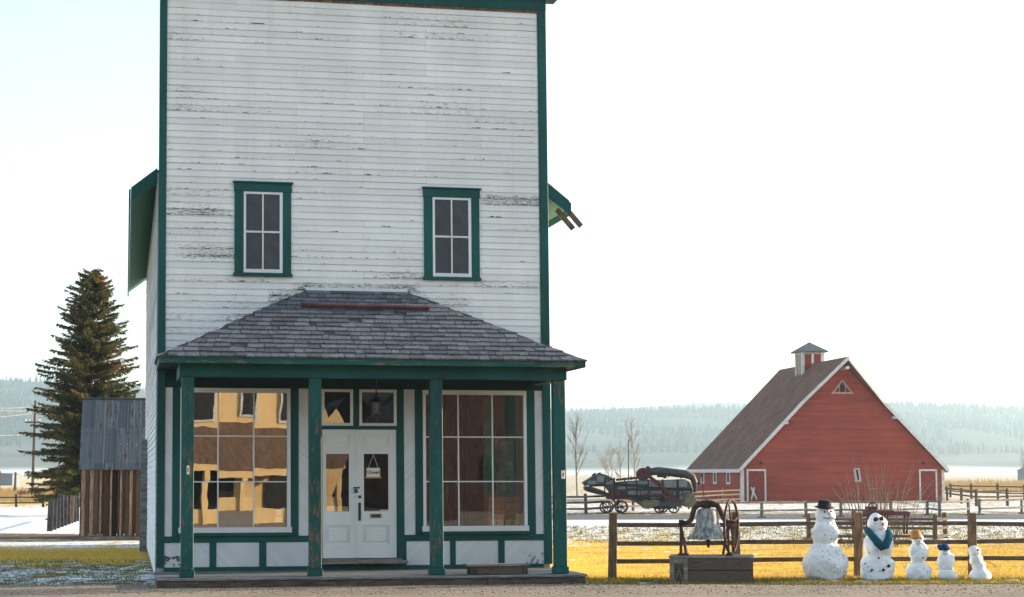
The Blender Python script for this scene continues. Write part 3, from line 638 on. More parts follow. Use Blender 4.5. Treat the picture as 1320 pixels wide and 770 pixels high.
def shop_window(x0, x1, cols, gl):
    z0, z1 = 0.765, 3.088; rows = (0.857, 1.580, 2.313, 3.012)
    f = SB(); f.box(x0+.001, cols[0], -0.03, 0.05, z0+0.09, z1); f.box(cols[-1], x1-.001, -0.03, 0.05, z0+0.09, z1); f.box(cols[0], cols[-1], -0.03, 0.05, rows[-1], z1)
    f.box(x0-0.02, x1+0.02, -0.05, 0.05, z0, z0+0.088)
    w = f.build('window', M['white'], store, bevel=0.004)
    m = SB(); t = 0.011
    for x in cols[1:-1]: m.box(x-t, x+t, -0.012, 0.012, rows[0], rows[-1])
    for z in rows[1:-1]:
        for a, b_ in zip(cols, cols[1:]): m.box(a+(t if a != cols[0] else 0), b_-(t if b_ != cols[-1] else 0), -0.010, 0.010, z-0.010, z+0.010)
    m.build('muntin', M['white'], w, bevel=0.002)
    s = SB(); s.box(x0-0.03, x1+0.03, -0.075, 0.02, 0.7135, 0.763); s.build('sill', M['green'], w, bevel=0.004)
    rng = random.Random(int(x0*100)); p = SB()
    for a, b_ in zip(cols, cols[1:]):
        for c, d in zip(rows, rows[1:]):
            j = [rng.uniform(-0.003, 0.003) for _ in range(3)]
            # old hand-fitted panes sit a little out of true
            p.add([(a, 0.006+j[0], c), (b_, 0.006+j[1], c), (b_, 0.006+j[1]+j[2], d), (a, 0.006+j[0]+j[2], d)], [(0, 1, 2, 3)])
    p.build('pane', gl, w)
shop_window(0.342, 2.107, (0.40, 0.944, 1.514, 2.051), M['glass']); shop_window(4.275, 6.024, (4.327, 4.871, 5.445, 5.971), M['glass3'])
for x0, x1 in ((2.612, 3.126), (3.228, 3.843)):
    f = SB(); z0, z1 = 2.49, 3.085; t = 0.045
    f.box(x0, x0+t, -0.025, 0.04, z0, z1); f.box(x1-t, x1, -0.025, 0.04, z0, z1); f.box(x0+t, x1-t, -0.025, 0.04, z1-t, z1); f.box(x0+t, x1-t, -0.025, 0.04, z0, z0+t)
    w = f.build('transom_window', M['white'], store, bevel=0.003)
    p = SB(); p.add([(x0+t, 0.005, z0+t), (x1-t, 0.003, z0+t), (x1-t, 0.006, z1-t), (x0+t, 0.004, z1-t)], [(0, 1, 2, 3)]); p.build('pane', M['glass2'], w)
def door(x0, x1, gx0, gx1, flip):
    z0, z1 = 0.345, 2.428; gz0, gz1 = 1.083, 2.047; pz0, pz1 = 0.562, 0.869; uz0, uz1 = 2.176, 2.345
    f = SB(); y0, y1 = 0.0, 0.05
    f.box(x0, gx0, y0, y1, z0, z1); f.box(gx1, x1, y0, y1, z0, z1)
    for a, b_ in ((z0, pz0), (pz1, gz0), (gz1, uz0), (uz1, z1)): f.box(gx0, gx1, y0+.0005, y1-.0005, a, b_)
    d = f.build('door', M['door_paint'], store)
    p = SB(); p.box(gx0, gx1, 0.022, 0.04, pz0, pz1); p.box(gx0, gx1, 0.02, 0.04, uz0, uz1); p.split('door_panel', M['door_paint'], d)
    p = SB()
    p.box(gx0+0.05, gx1-0.05, 0.008, 0.0215, pz0+0.045, pz1-0.045); p.box(gx0+0.04, gx1-0.04, 0.010, 0.0195, uz0+0.04, uz1-0.04)
    p.split('raised_field', M['door_paint'], d, bevel=0.006)
    p = SB(); p.add([(gx0, 0.024, gz0), (gx1, 0.026, gz0), (gx1, 0.024, gz1), (gx0, 0.025, gz1)], [(0, 1, 2, 3)]); p.build('pane', M['glass2'], d)
    p = SB(); t = 0.014
    for a, b_, c, e in ((gx0, gx0+t, gz0, gz1), (gx1-t, gx1, gz0, gz1), (gx0+t, gx1-t, gz0, gz0+t), (gx0+t, gx1-t, gz1-t, gz1)): p.box(a, b_, 0.004, 0.022, c, e)
    p.build('glazing_bead', M['door_paint'], d); return d
door_l = door(2.622, 3.176, 2.668, 3.072, False); door_r = door(3.190, 3.836, 3.288, 3.718, True)
b = SB(); b.box(3.176, 3.206, -0.012, 0.0, 0.36, 2.42); b.build('astragal', M['door_paint'], door_r)
b = SB(); b.box(3.205, 3.25, -0.018, -0.001, 0.95, 1.24); b.build('pull_plate', M['black_iron'], door_r, bevel=0.003)
b = SB(); b.tube((3.228, -0.001, 1.335), (3.228, -0.05, 1.335), 0.011); b.ball((3.228, -0.06, 1.335), 0.026, nu=12, nv=8); b.build('knob', M['black_iron'], door_r, smooth=True)
b = SB(); b.box(3.125, 3.235, -0.02, -0.002, 1.47, 1.495); b.box(3.14, 3.195, -0.035, -0.006, 1.40, 1.46); b.build('padlock', M['black_iron'], door_r, bevel=0.004)
b = SB(); b.box(3.40, 3.59, -0.012, -0.001, 0.99, 1.06); b.build('mail_slot', M['brass'], door_r, bevel=0.004)
b = SB(); b.box(3.425, 3.565, -0.016, -0.0125, 1.005, 1.045); b.build('mail_flap', M['black_iron'], door_r)
b = SB()
b.box(2.58, 3.92, -0.10, 0.0, 0.27, 0.335); b.box(2.60, 3.99, -0.20, -0.101, 0.255, 0.315); b.build('threshold', M['wood_grey'], store, bevel=0.006)

# sills below, boardwalk
b = SB(); b.box(-0.04, W+0.06, -0.11, 0.17, 0.02, 0.124); b.build('foundation_sill', M['sill_grey'], store, bevel=0.006)
b = SB(); rng = random.Random(4)
ys = [-2.30, -2.08, -1.86, -1.64, -1.42, -1.20, -0.98, -0.76, -0.54, -0.32, -0.115]
for a, c in zip(ys, ys[1:]):
    cuts = [-0.06, rng.uniform(1.5, 4.5), 6.50+rng.uniform(-0.03, 0.02)]
    for p, q in zip(cuts, cuts[1:]): b.box(p+0.002, q-0.002, a+0.004, c-0.004, FZ-0.030+rng.uniform(-.004, .004), FZ+rng.uniform(-.003, .003))
b.build('boardwalk_plank', M['sill_grey'], store, bevel=0.004)
b = SB()
for p, q in zip((-0.04, 2.47, 4.9), (2.465, 4.895, 6.44)): b.box(p, q, -2.27, -2.21, -0.10, FZ-0.036)
b.box(6.38, 6.44, -2.205, 0.1, -0.1, FZ-0.036); b.box(-0.04, 0.02, -2.205, -0.12, -0.1, FZ-0.036); b.split('boardwalk_skirt', M['deck_edge'], store, bevel=0.006)
# posts
PX = [(0.305, 0.49), (2.22, 2.405), (4.085, 4.275), (6.035, 6.225)]
posts = []
for x0, x1 in PX:
    b = SB(); b.box(x0, x1, -2.0, -1.815, FZ+0.11, 3.168); p = b.build('post', M['green_post'], store, bevel=0.008)
    b = SB(); b.box(x0-0.02, x1+0.02, -2.02, -1.795, FZ+0.003, FZ+0.108); b.build('post_base', M['green'], p, bevel=0.008); posts.append(p)
b = SB(); b.box(0.385, 0.425, -2.012, -2.001, 1.70, 1.83); b.build('thermometer', M['paper'], posts[0], bevel=0.004)
b = SB(); b.box(0.397, 0.413, -2.016, -2.0125, 1.735, 1.80); b.build('dial', M['black_iron'], bpy.data.objects['thermometer']) if False else b.build('thermometer_tube', M['black_iron'], posts[0])
b = SB(); b.box(6.14, 6.20, -2.014, -2.001, 1.63, 1.76); b.build('switch_box', M['paper'], posts[3], bevel=0.004)
b = SB(); b.box(6.158, 6.182, -2.019, -2.0145, 1.67, 1.72); b.build('switch_toggle', M['brass'], posts[3])
# porch beams, ceiling
b = SB(); b.box(0.27, 6.25, -2.015, -1.80, 3.17, 3.375); b.box(0.27, 0.46, -1.798, -0.03, 3.17, 3.374); b.box(6.06, 6.25, -1.798, -0.03, 3.17, 3.374); b.build('porch_beam', M['green'], store, bevel=0.005)
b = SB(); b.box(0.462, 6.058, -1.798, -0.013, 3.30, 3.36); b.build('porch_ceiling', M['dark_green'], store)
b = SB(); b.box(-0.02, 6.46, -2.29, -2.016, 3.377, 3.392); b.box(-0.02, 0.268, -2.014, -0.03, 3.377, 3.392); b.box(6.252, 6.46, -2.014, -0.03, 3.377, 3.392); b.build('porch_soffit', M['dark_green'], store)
b = SB(); b.box(-0.04, 6.48, -2.325, -2.292, 3.352, 3.45); b.box(-0.04, -0.012, -2.29, -0.03, 3.352, 3.45); b.box(6.452, 6.48, -2.29, -0.03, 3.352, 3.45); b.build('porch_fascia', M['green_eave'], store, bevel=0.004)
# hipped porch roof: deck + courses of single shingles
A = [Vector((-0.06, -2.35, 3.445)), Vector((6.50, -2.35, 3.445)), Vector((6.50, -0.03, 3.445)), Vector((-0.06, -0.03, 3.445))]
T0, T1 = Vector((2.36, -0.03, 4.70)), Vector((4.02, -0.03, 4.70))
b = SB(); b.add([A[0], A[1], A[2], A[3], T0, T1], [(0,1,5,4),(1,2,5),(3,0,4),(3,2,1,0),(2,3,4,5)]); roof = b.build('porch_roof', M['roof_dark'], store)
def shingles(e0, e1, t0, t1, rows, rng, mb):
    """courses between the eave edge e0-e1 and the top edge t0-t1 (may be a point)"""
    nrm = (e1-e0).cross((t0+t1)/2-e0).normalized()
    if nrm.z < 0: nrm = -nrm
    for j in range(rows):
        a, c = j/rows, min((j+1.12)/rows, 1.0)
        L0, R0 = e0.lerp(t0, a), e1.lerp(t1, a); L1, R1 = e0.lerp(t0, c), e1.lerp(t1, c)
        w = (R0-L0).length; u = 0.0; first = True
        while u < w-0.02:
            sw = rng.uniform(0.11, 0.27) if not first else rng.uniform(0.06, 0.25); first = False
            u2 = min(u+sw, w)
            if w-u2 < 0.08: u2 = w
            f0, f1 = (u+0.004)/w, (u2-0.004)/w
            if rng.random() < 0.985:
                p0, p1 = L0.lerp(R0, f0), L0.lerp(R0, f1)
                d1 = (R1-L1); w1 = d1.length
                # keep joints running up the slope: project onto the upper edge
                ax = (R0-L0).normalized(); q0, q1 = p0+(L1-L0)-ax*(L1-L0).dot(ax), p1+(L1-L0)-ax*(L1-L0).dot(ax)
                def cl(q):
                    s = (q-L1).dot(ax); s = max(0, min(w1, s)); return L1+ax*s
                q0, q1 = cl(q0), cl(q1)
                if (q1-q0).length < 0.015:
                    u = u2; continue
                dn = rng.uniform(-0.012, 0.004)*(p0-q0).normalized() if False else (p0-q0).normalized()*rng.uniform(-0.008, 0.012)
                h0 = 0.022+rng.uniform(0, 0.012); h1 = 0.006
                mb.add([p0+dn+nrm*0.004, p1+dn+nrm*0.004, q1+nrm*0.002, q0+nrm*0.002, p0+dn+nrm*h0, p1+dn+nrm*(h0+rng.uniform(-.003, .003)), q1+nrm*h1, q0+nrm*h1],
                       [(4,5,6,7),(0,1,5,4),(1,2,6,5),(3,0,4,7)])
            u = u2
rng = random.Random(9); b = SB()
shingles(A[0], A[1], T0, T1, 16, rng, b); shingles(A[1], A[2], T1, T1, 16, rng, b); shingles(A[3], A[0], T0, T0, 16, rng, b)
b.build('shingle_course', M['shingle'], roof)
b = SB(); b.box(2.36, 4.03, -0.05, -0.02, 4.69, 4.745); b.build('flashing', M['white'], roof)

# interior seen through the glass
b = SB(); b.box(0.2, W-0.2, 4.2, 4.3, 0.2, 3.4); b.box(0.18, W-0.18, 0.08, 4.2, 0.24, 0.30); b.box(0.2, W-0.2, 0.08, 4.2, 3.40, 3.44); b.box(2.45, 2.5, 0.5, 4.2, 0.31, 3.39)
b.build('interior_wall', M['interior'], store)
b = SB()
for k in range(18): b.tube((4.36+k*0.055, 1.45+0.05*math.sin(k*1.7), 0.55), (4.36+k*0.055, 1.45+0.05*math.sin(k*1.7), 3.05), 0.035, n=6)
b.build('curtain', M['int_cloth'], store, smooth=True)
b = SB(); b.box(5.42, 5.62, 0.62, 0.66, 0.5, 3.0); b.build('green_hanging', M['int_green'], store)
b = SB(); b.box(5.64, 5.96, 0.75, 0.8, 0.5, 2.35); b.build('display_board', M['int_grey'], store)
b = SB(); b.box(4.2, 6.15, 0.10, 0.70, 0.78, 0.82); b.box(0.25, 2.2, 0.10, 0.55, 0.74, 0.78); b.split('window_ledge', M['chest'], store)

# ---- things at the store
chest = thing('drawer_chest', 'brown wooden box with two pale small drawers behind the right shop window', 'chest', (5.66, 0.30, 0.82))
b = MB(); b.box(-0.26, 0.26, -0.12, 0.2, 0.14, 0.50); b.box(-0.26, 0.26, -0.10, 0.2, 0.001, 0.14)
for k in (1, 2, 3): b.box(-0.262, 0.262, -0.125, -0.121, 0.14+k*0.09-0.004, 0.14+k*0.09)
b.build('body', M['chest'], chest, bevel=0.004)
for s in (-1, 1):
    b = MB(); b.box(0.13*s-0.115, 0.13*s+0.115, -0.125, -0.101, 0.015, 0.13); d = b.build('drawer', M['chest_pale'], chest, bevel=0.003)
    b = MB(); b.ball((0.13*s, -0.137, 0.075), 0.016, nu=10, nv=6); b.build('knob', M['black_iron'], d, smooth=True)
sg = thing('closed_sign', 'small white Closed sign hanging in the right-hand door glass', 'sign', (3.455-0.015, 0.008, 1.69))
b = MB(); b.box(-0.11, 0.11, -0.006, 0.0, -0.03, 0.115); b.build('board', M['paper'], sg)
b = MB(); b.box(-0.135, 0.135, -0.012, 0.006, -0.055, -0.031); b.build('ledge', M['chest_pale'], sg)
b = MB(); b.tube((-0.08, -0.003, 0.115), (0.0, -0.002, 0.33), 0.003, n=5); b.tube((0.08, -0.003, 0.115), (0.0, -0.002, 0.33), 0.003, n=5); b.build('string', M['paper'], sg)
def lettering(txt, size, loc, mat, parent, rotx=90):
    cu = bpy.data.curves.new('lettering', 'FONT'); cu.body = txt; cu.size = size; cu.align_x = 'CENTER'; cu.align_y = 'CENTER'; cu.extrude = 0.0008; cu.offset = 0.0015
    t = bpy.data.objects.new('tmp', cu); col.objects.link(t); bpy.context.view_layer.update()
    me = bpy.data.meshes.new_from_object(t.evaluated_get(bpy.context.evaluated_depsgraph_get())); bpy.data.objects.remove(t)
    me.materials.append(mat) if not me.materials else None; me.materials[0] = mat
    o = bpy.data.objects.new('lettering', me); col.objects.link(o); o.parent = parent; o.location = loc; o.rotation_euler = (R(rotx), 0, 0); return o
lettering('Closed', 0.072, (0, -0.0075, 0.042), M['ink'], sg)
for (x0, x1, z0, z1, mt, lb) in ((2.70, 2.84, 1.10, 1.19, 'paper', 'white card standing in the bottom of the left door glass'), (2.86, 3.05, 1.10, 1.18, 'paper_tan', 'tan card beside the white card in the left door glass')):
    b = MB(); b.box(x0-.015, x1-.015, 0.030, 0.034, z0, z1); tag(b.build('card', M[mt], None), lb, 'card')
for (x0, x1, z0, z1, lb) in ((1.86, 1.955, 1.03, 1.13, 'upper white notice inside the left shop window, lower right corner'), (1.85, 1.96, 0.93, 1.02, 'lower white notice inside the left shop window, lower right corner')):
    b = MB(); b.box(x0, x1, 0.03, 0.033, z0, z1); tag(b.build('paper_notice', M['paper'], None), lb, 'notice', 'paper notices in the left shop window')
b = MB(); b.box(3.56, 3.70, 0.034, 0.038, 1.10, 1.125); tag(b.build('label_strip', M['paper'], None), 'white paper strip low in the right-hand door glass under the Closed sign', 'notice')
# lantern
ln = thing('porch_lantern', 'black iron porch lantern hanging on a chain before the right transom', 'lantern', (3.36, -0.9, 3.30))
b = MB(); b.lathe([(0.05, -0.001), (0.045, -0.02), (0.012, -0.03)], n=14); b.build('ceiling_rose', M['black_iron'], ln, smooth=True)
b = MB()
for k in range(11): b.lathe([(0.004, -0.03-0.025*k), (0.012, -0.036-0.025*k), (0.012, -0.046-0.025*k), (0.004, -0.054-0.025*k)], n=6)
b.build('chain', M['black_iron'], ln)
b = MB(); b.lathe([(0.01, -0.30), (0.03, -0.34), (0.035, -0.37), (0.09, -0.42), (0.12, -0.455), (0.11, -0.462)], n=6); b.build('cap', M['black_iron'], ln)
b = MB()
for k in range(6):
    a = math.pi/3*k; b.tube((0.085*math.cos(a), 0.085*math.sin(a), -0.46), (0.062*math.cos(a), 0.062*math.sin(a), -0.64), 0.008, n=5)
b.lathe([(0.072, -0.64), (0.075, -0.66), (0.03, -0.70), (0.012, -0.73), (0.018, -0.75), (0.004, -0.775)], n=6); b.build('cage', M['black_iron'], ln)
b = MB(); b.lathe([(0.074, -0.463), (0.055, -0.638)], n=6); b.build('glass', M['lampglass'], ln)
# low crate on the boardwalk
cr = thing('wooden_crate', 'low weathered grey crate standing on the boardwalk before the right shop window', 'crate', (5.10, -1.98, FZ+0.004))
b = MB(); b.box(-0.47, 0.49, -0.14, 0.26, 0.125, 0.155); b.build('lid', M['wood_grey'], cr, bevel=0.006)
b = MB(); b.box(-0.33, 0.40, -0.10, -0.075, 0.0, 0.122); b.box(-0.33, 0.40, 0.20, 0.225, 0.0, 0.122); b.build('side_board', M['box_grey'], cr, bevel=0.004)
b = MB(); b.box(-0.42, -0.335, -0.12, 0.24, 0.0, 0.123); b.box(0.405, 0.47, -0.12, 0.24, 0.0, 0.123); b.split('end_board', M['fence_dark'], cr, bevel=0.004)
# pole on the porch roof
b = MB(); n_ = Vector((0, -1.25, 2.32)).normalized()
def onroof(x, t): return Vector((x, -2.35, 3.445)).lerp(Vector((x, -0.03, 4.70)), t)+n_*0.06
b.bar(onroof(2.16, 0.715), onroof(4.24, 0.70), 0.07, 0.06, up=n_); tag(b.build('snow_guard_board', M['redpole'], None, bevel=0.008), 'long dull red board lying across the porch roof shingles', 'board')
# grey board panel at the far end of the left wall
b = MB(); b.box(-0.20, -0.03+0.0, 11.2, 11.26, 0.02, 2.45); pn = b.build('board_panel', M['sill_grey'], None, bevel=0.006); tag(pn, 'narrow blue grey board panel standing against the left side wall of the store', 'panel')

# ================================================================== SHED
s0 = G(103, 697); s1 = G(190, 697)
shed = thing('old_shed', 'small brown plank shed with patched rusty metal roof beside the store', 'shed', s0, R(-0.5))
SWd = 3.2; rng = random.Random(5)
b = MB(); x = 0.02
while x < SWd:
    w = rng.uniform(0.11, 0.24); b.box(x, min(x+w-0.012, SWd), rng.uniform(-0.012, 0.004), 0.03, 0.10+rng.uniform(-0.03, 0.03), 1.80)
    x += w
b.build('plank_wall', M['shed_wood'], shed, bevel=0.004)
b = MB()
for xx in (0.03, 0.24, 0.46, 0.72, 0.98, 1.24, 1.50): b.box(xx+rng.uniform(-.02, .02), xx+rng.uniform(0.05, 0.075), -0.036, -0.014, 0.11, 1.79)
b.split('batten', M['shed_batten'], shed, bevel=0.004)
b = MB(); b.box(-0.02, 0.02, 0.032, 3.6, 0.05, 1.8); b.box(SWd-0.02, SWd+0.02, 0.032, 3.6, 0.05, 1.8); b.box(0.02, SWd-.02, 3.55, 3.6, 0.05, 1.8)
b.prism([(0.05, 1.8), (3.6, 1.8), (1.85, 3.5)], -0.018, 0.018, 'x'); b.build('side_wall', M['shed_wood'], shed)
b = MB(); b.box(-0.03, SWd, -0.03, 0.05, 0.0, 0.10); b.build('sill_beam', M['fence_grey'], shed, bevel=0.006)
def shed_roof(z0, z1):
    b = MB(); f = lambda t: (-0.06+1.95*t, 1.83+1.84*t)
    return f
b = MB(); x = -0.06; k = 0
while x < SWd+0.05:
    for t0, t1, dz in ((0.0, 0.52, 0.0), (0.50, 1.0, 0.012)):
        f = lambda t: (-0.08+1.95*t, 1.80+1.86*t+dz)
        y0, z0 = f(t0); y1, z1 = f(t1); e = 0.004*(k % 2)+rng.uniform(0, .004)
        b.add([(x, y0, z0+e), (x+0.30, y0, z0+e), (x+0.30, y1, z1+e), (x, y1, z1+e), (x, y0, z0+e+0.015), (x+0.30, y0, z0+e+0.015), (x+0.30, y1, z1+e+0.015), (x, y1, z1+e+0.015)],
              [(0,3,2,1),(4,5,6,7),(0,1,5,4),(1,2,6,5),(2,3,7,6),(3,0,4,7)])
        for xs in (x+0.295,): b.bar((xs, y0-.002, z0+e+0.022), (xs, y1, z1+e+0.022), 0.022, 0.02)
    x += 0.30; k += 1
b.add([(-0.06, 3.75, 1.80), (SWd+.05, 3.75, 1.80), (SWd+.05, 1.88, 3.665), (-0.06, 1.88, 3.665), (-0.06, 3.75, 1.82), (SWd+.05, 3.75, 1.82), (SWd+.05, 1.88, 3.685), (-0.06, 1.88, 3.685)],
      [(0,3,2,1),(4,5,6,7),(0,1,5,4),(1,2,6,5),(2,3,7,6),(3,0,4,7)])
b.build('metal_roof', M['shed_roof'], shed)
b = MB(); b.tube((-0.1, 1.875, 3.70), (SWd, 1.875, 3.70), 0.035); b.build('ridge_cap', M['steel_grey'], shed)

# ================================================================== FENCES
def rail_fence(name, label, pts, hts, rails, pw, rh, pm, rm, group=None, seed=1, rd=0.06, side=-1, ends=(0, 0), foot=False):
    """posts at pts (ground points), rails at the given heights from post to post; each post and rail a part"""
    rng = random.Random(seed); o = Vector(pts[0]); t = thing(name, label, 'fence', o, 0, group)
    P = [Vector(p)-o for p in pts]
    run = (P[-1]-P[0]).normalized(); nr = Vector((-run.y, run.x, 0))
    for i, p in enumerate(P):
        h = hts[i] if hasattr(hts, '__len__') else hts*rng.uniform(0.96, 1.05)
        lean = Vector((rng.uniform(-0.03, 0.03), rng.uniform(-0.02, 0.02), 0))
        b = MB(); b.bar(p-Vector((0, 0, 0.15)), p+lean+Vector((0, 0, h)), pw, pw*0.95, up=nr, tw=0.95)
        po = b.build('post', pm, t, bevel=pw*0.08)
        if foot:
            b = MB(); b.box(p.x-pw*1.4, p.x+pw*1.4, p.y-pw*0.9, p.y+pw*0.9, 0.0, 0.05); b.build('foot', pm, po)
    for z in rails:
        for i, (p, q) in enumerate(zip(P, P[1:])):
            off = nr*(pw/2+rd/2-0.012)*side
            a = p+off+Vector((0, 0, z+rng.uniform(-.012, .012))); c = q+off+Vector((0, 0, z+rng.uniform(-.012, .012)))
            if i == 0: a = a-run*ends[0]
            if i == len(P)-2: c = c+run*ends[1]
            m1 = a.lerp(c, 0.5)+Vector((0, 0, rng.uniform(-0.012, 0.004)))
            b = MB(); b.path([a, m1, c], [rh/2*1.18]*3, 4); b.build('rail', rm, t, bevel=rh*0.08)
    return t
d_f = 30.9
FP = [G(789, 747), LD((947-660)/FOC*31.0, 31.0), LD((1102-660)/FOC*31.4, 31.4), LD((1248-660)/FOC*31.6, 31.6), LD((1395-660)/FOC*31.9, 31.9)]
rail_fence('rail_fence', 'brown three-rail fence running behind the bell and the snowmen', FP, [1.07, 1.08, 1.06, 1.05, 1.06], (0.875, 0.575, 0.28), 0.125, 0.085, M['fence_post'], M['fence_wood'], seed=2, side=1, ends=(-0.06, 0))
def pts_px(l): return [LD((px-660)/FOC*(EYE*FOC/(py-610)), EYE*FOC/(py-610)) for px, py in l]
rail_fence('rail_fence', 'short brown split rail fence just behind the scarfed snowman', pts_px([(1040, 694), (1098, 694.5), (1201, 695), (1215, 693)]), [0.66, 0.74, 0.66, 0.68], (0.52, 0.30, 0.08), 0.10, 0.085, M['fence_post'], M['fence_wood'], seed=3)
rail_fence('rail_fence', 'low grey two-rail fence between the far road and the barn', pts_px([(905, 668), (980, 667), (1037, 666), (1081, 666), (1145, 666), (1192, 664), (1208, 666), (1245, 664)]), [0.65, 0.62, 0.68, 0.66, 0.6, 0.6, 0.80, 0.68], (0.58, 0.28), 0.10, 0.09, M['fence_grey'], M['fence_grey'], seed=4, foot=True)
rail_fence('rail_fence', 'short grey two-post rail at the far right beside the road', pts_px([(1259, 663.5), (1313, 662)]), [0.67, 0.66], (0.60, 0.26), 0.10, 0.09, M['fence_grey'], M['fence_grey'], seed=5, foot=True)
rail_fence('rail_fence', 'dark three-rail fence passing behind the threshing machine up to the barn', pts_px([(700, 663), (755, 662), (815, 658), (870, 653), (929, 648.5), (951, 647.5)]), 0.86, (0.72, 0.48, 0.22), 0.12, 0.10, M['fence_wood'], M['fence_wood'], seed=6)
rail_fence('rail_fence', 'brown pasture fence leaving the right-hand corner of the barn', pts_px([(1218, 646), (1236, 649), (1255, 652.5), (1295, 652), (1345, 651)]), 0.92, (0.78, 0.50), 0.13, 0.11, M['fence_wood'], M['fence_wood'], seed=7)
rail_fence('rail_fence', 'farther thin pasture fence beyond the barn corner, nearest the misty field', pts_px([(1222, 641), (1249, 643), (1283, 644), (1317, 645), (1360, 645)]), 1.0, (0.85, 0.45), 0.13, 0.10, M['fence_wood'], M['fence_wood'], seed=8)
rail_fence('rail_fence', 'dark two-rail fence across the snowy field at the left', pts_px([(-40, 653.5), (25, 653.5), (59.5, 653.5)]), 0.62, (0.50, 0.22), 0.11, 0.08, M['fence_dark'], M['fence_dark'], seed=9)
# plank fence
pf = thing('plank_fence', 'dark upright plank fence with gaps beside the old shed', 'fence', G(64, 685), 0)
o0 = G(64, 685); o1 = G(99, 672); rng = random.Random(8); n = 9
for k in range(n):
    p = (o1-o0)*(k/(n-1)); h = 0.98+rng.uniform(-0.05, 0.06)
    b = MB(); b.bar(p-Vector((0, 0, 0.1)), p+Vector((rng.uniform(-.03, .03), 0, h)), 0.17, 0.10, up=(0, 1, 0)); b.build('plank', M['fence_dark'] if k != 6 else M['fence_post'], pf, bevel=0.01)
for z in (0.35, 0.78):
    b = MB(); b.bar(Vector((-0.11, 0.0, z)), (o1-o0)+Vector((-0.11, 0.0, z)), 0.04, 0.045); b.build('rail', M['fence_dark'], pf, bevel=0.006)

# ================================================================== BELL
bx = thing('plank_box', 'weathered grey plank box carrying the bell', 'box', LD((861-660)/FOC*29.4, 29.3), -TH-R(7))
BW, BD, BHt = 1.29, 0.80, 0.40
b = MB(); b.box(0.0, BW, 0, 0.05, 0.215, BHt); b.box(0.0, BW, 0, 0.05, 0.0, 0.205); b.box(0, BW, BD-.05, BD, 0.0, BHt); b.build('side_board', M['box_grey'], bx, bevel=0.007)
b = MB(); b.box(0.0, 0.05, 0.052, BD-.052, 0.0, 0.39); b.box(BW-.05, BW, 0.052, BD-.052, 0.0, 0.39); b.split('end_board', M['box_grey'], bx, bevel=0.007)
b = MB(); b.box(-0.02, BW+0.01, -0.015, BD+0.01, BHt+0.001, BHt+0.028); b.build('lid', M['wood_grey'], bx, bevel=0.006)
b = MB(); b.box(0.21, 0.28, -0.022, -0.001, 0.0, BHt); b.box(-0.005, 0.07, -0.022, -0.001, 0.0, BHt); b.box(0.071, 0.209, -0.02, -0.001, 0.31, BHt); b.build('batten', M['wood_grey'], bx, bevel=0.005)
b = MB(); b.bar((0.075, -0.012, 0.02), (0.145, -0.012, 0.22), 0.018, 0.04, up=(0, 1, 0)); b.bar((0.205, -0.012, 0.02), (0.145, -0.013, 0.22), 0.018, 0.04, up=(0, 1, 0)); b.build('brace', M['wood_grey'], bx)
BZ = BHt+0.029
bl = thing('yard_bell', 'tarnished cast bell in a rust brown iron yoke with a rope wheel', 'bell', LD((910-660)/FOC*29.75, 29.72, BZ), -TH-R(7))
kk = 1/80.7
def bz(y): return (723.0-y)*kk
def bxx(x): return (x-910)*kk
b = MB(); prof = [(0.02, bz(663.5)), (0.10, bz(664)), (0.15, bz(665.5)), (0.165, bz(669)), (0.172, bz(675)), (0.185, bz(682)), (0.205, bz(688)), (0.235, bz(693)), (0.275, bz(697)), (0.315, bz(700.5)), (0.325, bz(702.2)), (0.31, bz(702.6)), (0.27, bz(700)), (0.2, bz(692)), (0.14, bz(680)), (0.05, bz(668))]
b.lathe(prof, n=40); b.build('bell_body', M['bell'], bl, smooth=True)
b = MB(); b.tube((0, 0, bz(690)), (0.01, 0, bz(706)), 0.014); b.ball((0.01, 0, bz(706.5)), 0.045, sz=0.9, nu=14, nv=10); b.lathe([(0.04, bz(709)), (0.02, bz(712)), (0.01, bz(714))], (0.01, 0, 0), 12); b.build('clapper', M['iron'], bl, smooth=True)
b = MB(); pts = [(bxx(876), bz(682.5)), (bxx(884), bz(682)), (bxx(889), bz(679)), (bxx(891), bz(672)), (bxx(893), bz(664.5)), (bxx(898), bz(659.5)), (bxx(905), bz(658)), (bxx(915), bz(658)), (bxx(922), bz(659.5)), (bxx(926), bz(665)), (bxx(928.5), bz(672)), (bxx(931), bz(678)), (bxx(936), bz(681)), (bxx(946), bz(681))]
b.path([(x, 0, z) for x, z in pts], [0.036, 0.036, 0.04, 0.042, 0.045, 0.05, 0.06, 0.06, 0.05, 0.045, 0.042, 0.04, 0.034, 0.03], 8); b.lathe([(0.05, bz(664)), (0.055, bz(658)), (0.035, bz(655)), (0.012, bz(654)), (0.016, bz(652.5)), (0.004, bz(651))], n=12); b.build('yoke', M['iron'], bl, smooth=True)
for s, xc in ((-1, 877.5), (1, 938.0)):
    b = MB(); c = bxx(xc)
    for y in (-0.17, 0.17): b.bar((c+0.03*s*0-0.02, 0, bz(683)), (c-0.02+(0.0), y, 0.02), 0.035, 0.05)
    for y in (-1, 1): b.bar((c-0.02, 0.0, bz(684)), (c-0.02+(0.085 if s < 0 else -0.085), y*0.19, 0.02), 0.03, 0.04)
    b.box(c-0.06, c+0.10 if s < 0 else c+0.04, -0.24, 0.24, 0.0, 0.025)
    b.tube((c-0.05, 0, bz(682)), (c+0.03, 0, bz(682)), 0.045, n=12); b.build('stand', M['iron'], bl, bevel=0.004)
wx = bxx(938.5); wz = bz(687); wr = 0.425
b = MB(); tilt = 0.25
def wheel_pt(a, r_): return Vector((wx+0.02+math.sin(tilt)*math.cos(a)*r_, math.cos(tilt)*math.cos(a)*r_, wz+math.sin(a)*r_))
